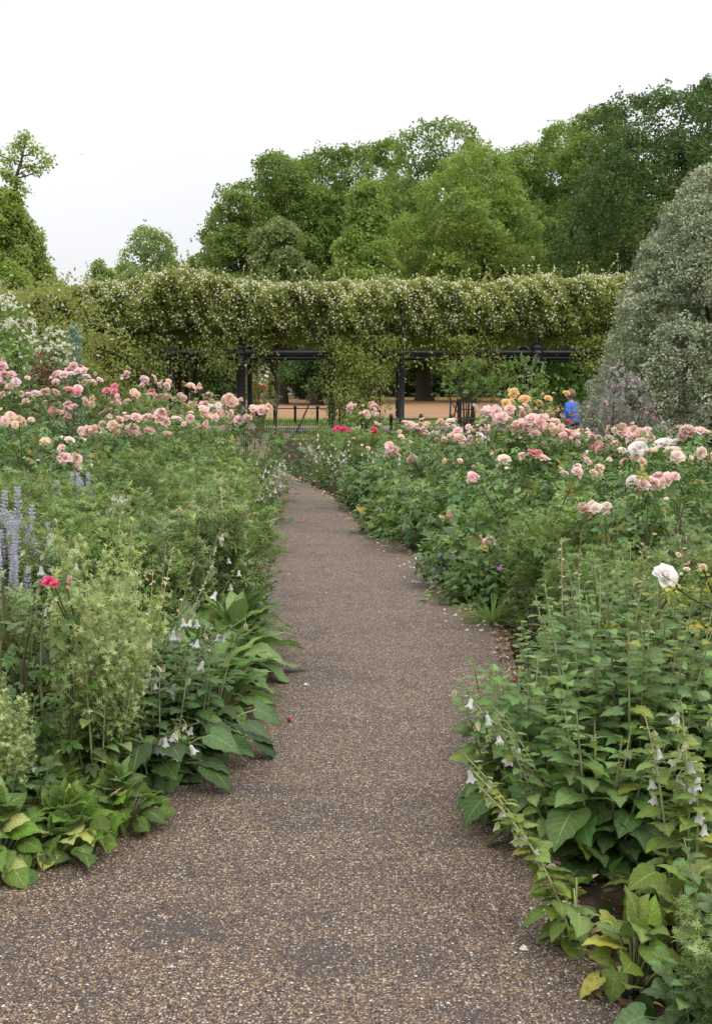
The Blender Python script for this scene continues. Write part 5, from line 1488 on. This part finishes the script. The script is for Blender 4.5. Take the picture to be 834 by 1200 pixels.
ms = MB(); ms.tube([(0, 0, .018), (.004, 0, .026), (.012, .002, .032)], .0012, 4)
spawn('red_berry', 'single red berry lying on the path', 'berry', (q[0], q[1], .003), [('berry', mb.mesh('berry', simple('red_berry', (.30, .02, .03), .4))), ('stalk', ms.mesh('berry_stalk', M['straw']))])

# ================================================================== the person in the blue jacket
def skin_chain(edges, radii, sub=1):
    names = list(radii); me = bpy.data.meshes.new('chain')
    me.from_pydata([radii[k][0] for k in names], [(names.index(a), names.index(b)) for a, b in edges], [])
    o = bpy.data.objects.new('chain', me); COL.objects.link(o)
    o.modifiers.new('skin', 'SKIN').use_smooth_shade = True
    for k, v in zip(names, me.skin_vertices[0].data):
        rr = radii[k][1]; v.radius = (rr, rr) if np.isscalar(rr) else rr
    me.skin_vertices[0].data[0].use_root = True
    ss = o.modifiers.new('sub', 'SUBSURF'); ss.levels = ss.render_levels = sub
    dg = bpy.context.evaluated_depsgraph_get()
    m2 = bpy.data.meshes.new_from_object(o.evaluated_get(dg))
    bpy.data.objects.remove(o)
    V = np.empty(len(m2.vertices) * 3, np.float32); m2.vertices.foreach_get('co', V)
    return V.reshape(-1, 3), [tuple(p.vertices) for p in m2.polygons]


def blob(c, r, seg=16, rings=10, fn=None):
    V, Fc = [], []
    for i in range(rings + 1):
        th = PI * i / rings
        for j in range(seg):
            a = 2 * PI * j / seg
            d = np.array([math.sin(th) * math.cos(a), math.sin(th) * math.sin(a), math.cos(th)])
            k = fn(d) if fn else 1
            V.append(np.asarray(c) + d * np.asarray(r) * k)
    for i in range(rings):
        for j in range(seg):
            Fc.append((i * seg + j, (i + 1) * seg + j, (i + 1) * seg + (j + 1) % seg, i * seg + (j + 1) % seg))
    return V, Fc


def make_person():
    # child of about 1.25 m, walking to the photo's left (faces -X, turned a little away)
    J = {'hip': ((0, 0, .62), .085), 'waist': ((.0, 0, .72), .08), 'chest': ((-.01, 0, .90), .10), 'neck': ((-.02, 0, 1.02), .045), 'head': ((-.03, 0, 1.09), .05),
         'ls': ((-.01, -.14, .97), .045), 'le': ((.05, -.19, .79), .036), 'lw': ((-.10, -.18, .68), .026), 'lh': ((-.145, -.175, .66), .022),
         'rs': ((-.01, .14, .97), .045), 're': ((.03, .20, .78), .036), 'rw': ((-.12, .18, .70), .026), 'rh': ((-.165, .175, .69), .022),
         'lhip': ((.0, -.075, .58), .075), 'lk': ((-.07, -.08, .33), .050), 'la': ((-.03, -.08, .075), .034), 'lt': ((-.15, -.085, .035), .028),
         'rhip': ((.0, .075, .58), .075), 'rk': ((.02, .08, .33), .050), 'ra': ((.13, .08, .09), .034), 'rt': ((.03, .085, .035), .028)}
    E = [('hip', 'waist'), ('waist', 'chest'), ('chest', 'neck'), ('neck', 'head'), ('chest', 'ls'), ('ls', 'le'), ('le', 'lw'), ('lw', 'lh'), ('chest', 'rs'), ('rs', 're'), ('re', 'rw'), ('rw', 'rh'),
         ('hip', 'lhip'), ('lhip', 'lk'), ('lk', 'la'), ('la', 'lt'), ('hip', 'rhip'), ('rhip', 'rk'), ('rk', 'ra'), ('ra', 'rt')]
    for s, h in (('l', (-.145, -.175, .66)), ('r', (-.165, .175, .69))):
        for f in range(4):
            ln = (.042, .05, .047, .036)[f]
            y = h[1] + (f - 1.5) * .011
            a, b, c = s + 'f%da' % f, s + 'f%db' % f, s + 'f%dc' % f
            J[a] = ((h[0] - .018, y, h[2] - .002), .0072); J[b] = ((h[0] - .018 - ln * .55, y, h[2] - .012), .0064); J[c] = ((h[0] - .018 - ln * .85, y, h[2] - .03), .0054)
            E += [(s + 'h', a), (a, b), (b, c)]
        sg = 1 if s == 'l' else -1
        J[s + 'ta'] = ((h[0] - .002, h[1] + sg * .024, h[2] + .004), .008); J[s + 'tb'] = ((h[0] - .03, h[1] + sg * .032, h[2] - .004), .0065)
        E += [(s + 'h', s + 'ta'), (s + 'ta', s + 'tb')]
    V, Fc = skin_chain(E, J)
    mb = MB(); mb.raw(V, Fc)
    hc = np.array([-.045, 0, 1.165])
    def headfn(d):
        k = 1 + .06 * max(0, -d[0]) * (d[2] < .1) * (1 if abs(d[1]) < .5 else .4)
        if d[0] < -.75 and abs(d[1]) < .22 and -.3 < d[2] < .12:
            k += .13 * (1 - abs(d[1]) / .22)          # nose
        if d[0] < -.7 and .1 < d[2] < .3 and .2 < abs(d[1]) < .5:
            k -= .06                                   # eye sockets
        return k
    hv, hf = blob(hc, (.092, .078, .112), 28, 20, headfn); mb.raw(hv, hf)
    for sy in (-1, 1):
        ev, ef = blob(hc + [.012, sy * .078, -.005], (.018, .010, .028), 10, 8); mb.raw(ev, ef)
    me = mb.mesh('tmp', M['bark'])
    o = bpy.data.objects.new('tmp', me); COL.objects.link(o)
    rm = o.modifiers.new('r', 'REMESH'); rm.mode = 'VOXEL'; rm.voxel_size = .0055; rm.use_smooth_shade = True
    sm = o.modifiers.new('s', 'SMOOTH'); sm.factor = .5; sm.iterations = 2
    body = bpy.data.meshes.new_from_object(o.evaluated_get(bpy.context.evaluated_depsgraph_get())); bpy.data.objects.remove(o)
    body.name = 'person_body'; body.materials.clear(); body.materials.append(simple('skin', (.52, .32, .24), .55, .3, nscale=5, amt=.08))
    # clothes
    JJ = {k: (J[k][0], J[k][1] + a) for k, a in (('waist', .075), ('chest', .085), ('neck', .018), ('ls', .04), ('le', .04), ('lw', .022), ('rs', .034), ('re', .032), ('rw', .022))}
    JJ['hem'] = ((0, 0, .54), .17); JJ['neck'] = ((-.02, 0, 1.01), .058)
    v, f = skin_chain([('hem', 'waist'), ('waist', 'chest'), ('chest', 'neck'), ('chest', 'ls'), ('ls', 'le'), ('le', 'lw'), ('chest', 'rs'), ('rs', 're'), ('re', 'rw')], {k: JJ[k] for k in ('hem', 'waist', 'chest', 'neck', 'ls', 'le', 'lw', 'rs', 're', 'rw')}, 2)
    v = v + .006 * np.sin(v[:, 2:3] * 60 + v[:, 0:1] * 25) * nrmz(v - v.mean(0))
    j = MB(); j.raw(v, f); jk = NT('blue_jacket'); jk.bsdf(jk.mix(jk.noise(9, jk.pos(), 4), (.015, .07, .42), (.05, .17, .72)), .5, .4)
    t = {k: (J[k][0], J[k][1] + .012) for k in ('hip', 'lhip', 'lk', 'rhip', 'rk')}; t['la'] = ((-.03, -.08, .11), .05); t['ra'] = ((.12, .08, .12), .05)
    v, f = skin_chain([('hip', 'lhip'), ('lhip', 'lk'), ('lk', 'la'), ('hip', 'rhip'), ('rhip', 'rk'), ('rk', 'ra')], {k: t[k] for k in ('hip', 'lhip', 'lk', 'la', 'rhip', 'rk', 'ra')}, 2)
    tr = MB(); tr.raw(v, f)
    sh = []
    for a in ((-.09, -.083, .03), (.075, .083, .035)):
        v, f = blob(a, (.10, .042, .045), 16, 10, lambda d: 1 if d[2] > -.4 else .85); q = MB(); q.raw(v, f); sh.append(q)
    hr = MB(); v, f = blob(hc + [.014, 0, .022], (.098, .088, .108), 24, 16, lambda d: (1.03 + .03 * math.sin(d[1] * 23 + d[2] * 9)) if (d[0] > -.35 or d[2] > .45) else .72); hr.raw(v, f)
    ey = MB()
    for sy in (-1, 1):
        v, f = blob(hc + [-.083, sy * .032, .018], (.010, .011, .008), 10, 8); ey.raw(v, f)
    mo = MB(); v, f = blob(hc + [-.092, 0, -.058], (.006, .022, .005), 12, 8); mo.raw(v, f)
    Y = 27.0
    parts = [('body', body), ('jacket', j.mesh('jacket', jk.m)), ('trousers', tr.mesh('trousers', simple('dark_trousers', (.03, .035, .06), .8))), ('hair', hr.mesh('hair', simple('light_brown_hair', (.20, .125, .06), .6, nscale=60, amt=.5))),
             ('eyes', ey.mesh('eyes', simple('eye', (.03, .02, .02), .2))), ('mouth', mo.mesh('mouth', simple('lips', (.36, .14, .12), .5)))] + [('shoe', q.mesh('shoe', simple('shoe', (.05, .05, .055), .6))) for q in sh]
    spawn('person', 'person in a bright blue jacket with short light brown hair behind the right roses', 'person', (gx(669, Y), Y, 0), parts, (0, 0, -.8), 1.08)


make_person()
# ================================================================== light, sky, camera
w = bpy.data.worlds.new('World'); SC.world = w; w.use_nodes = True
nt = w.node_tree; nt.nodes.clear()
def wn(t, **k):
    n = nt.nodes.new(t)
    for a_, b_ in k.items():
        setattr(n, a_, b_)
    return n
sky = wn('ShaderNodeTexSky', sky_type='NISHITA'); sky.sun_disc = False
sky.sun_elevation = math.radians(52); sky.sun_rotation = math.radians(140)
tc = wn('ShaderNodeTexCoord'); sx = wn('ShaderNodeSeparateXYZ'); nt.links.new(tc.outputs['Generated'], sx.inputs[0])
cl = wn('ShaderNodeMath', operation='MAXIMUM'); cl.inputs[1].default_value = 0; nt.links.new(sx.outputs[2], cl.inputs[0])
gr_ = wn('ShaderNodeMath', operation='MULTIPLY_ADD'); gr_.inputs[1].default_value = 13.8; gr_.inputs[2].default_value = 8.1   # overcast: brighter towards the zenith
nt.links.new(cl.outputs[0], gr_.inputs[0])
nz = wn('ShaderNodeTexNoise'); nz.inputs['Scale'].default_value = 2.2; nz.inputs['Detail'].default_value = 5
mp = wn('ShaderNodeMapping'); mp.inputs['Scale'].default_value = (1, 1, 3); nt.links.new(tc.outputs['Generated'], mp.inputs[0]); nt.links.new(mp.outputs[0], nz.inputs['Vector'])
nm_ = wn('ShaderNodeMath', operation='MULTIPLY_ADD'); nm_.inputs[1].default_value = .34; nm_.inputs[2].default_value = .84; nt.links.new(nz.outputs['Fac'], nm_.inputs[0])
ml = wn('ShaderNodeMath', operation='MULTIPLY'); nt.links.new(gr_.outputs[0], ml.inputs[0]); nt.links.new(nm_.outputs[0], ml.inputs[1])
tint = wn('ShaderNodeCombineColor')
for i, f in enumerate((.995, 1.0, 1.02)):
    q = wn('ShaderNodeMath', operation='MULTIPLY'); q.inputs[1].default_value = f; nt.links.new(ml.outputs[0], q.inputs[0]); nt.links.new(q.outputs[0], tint.inputs[i])
mx = wn('ShaderNodeMix', data_type='RGBA'); mx.inputs[0].default_value = .92
nt.links.new(sky.outputs[0], mx.inputs[6]); nt.links.new(tint.outputs[0], mx.inputs[7])
bg = wn('ShaderNodeBackground'); bg.inputs['Strength'].default_value = .1
nt.links.new(mx.outputs[2], bg.inputs[0])
ow = wn('ShaderNodeOutputWorld'); nt.links.new(bg.outputs[0], ow.inputs[0])

sun = bpy.data.lights.new('sun', 'SUN'); sun.energy = 1.5; sun.angle = math.radians(18); sun.color = (1, .95, .87)
so = link('sun', sun, rot=(math.radians(38), 0, math.radians(-140 + 180 + 0)))
el, az = math.radians(52), math.radians(140)
dv = Vector((math.sin(az) * math.cos(el), math.cos(az) * math.cos(el), math.sin(el)))
so.rotation_euler = dv.to_track_quat('Z', 'Y').to_euler()

cam = bpy.data.cameras.new('camera'); cam.sensor_fit = 'VERTICAL'; cam.sensor_height = 24; cam.lens = 24 * F / 1200
cam.clip_start = .05; cam.clip_end = 12000
co = link('camera', cam, loc=(0, 0, CAMZ), rot=(PI / 2 - TH, 0, 0))
SC.camera = co
SC.view_settings.view_transform = 'Standard'; SC.view_settings.look = 'None'; SC.view_settings.exposure = 0
SC.render.engine = 'CYCLES'
SC.cycles.max_bounces = 7; SC.cycles.diffuse_bounces = 4; SC.cycles.glossy_bounces = 2; SC.cycles.transmission_bounces = 4
SC.cycles.use_denoising = True
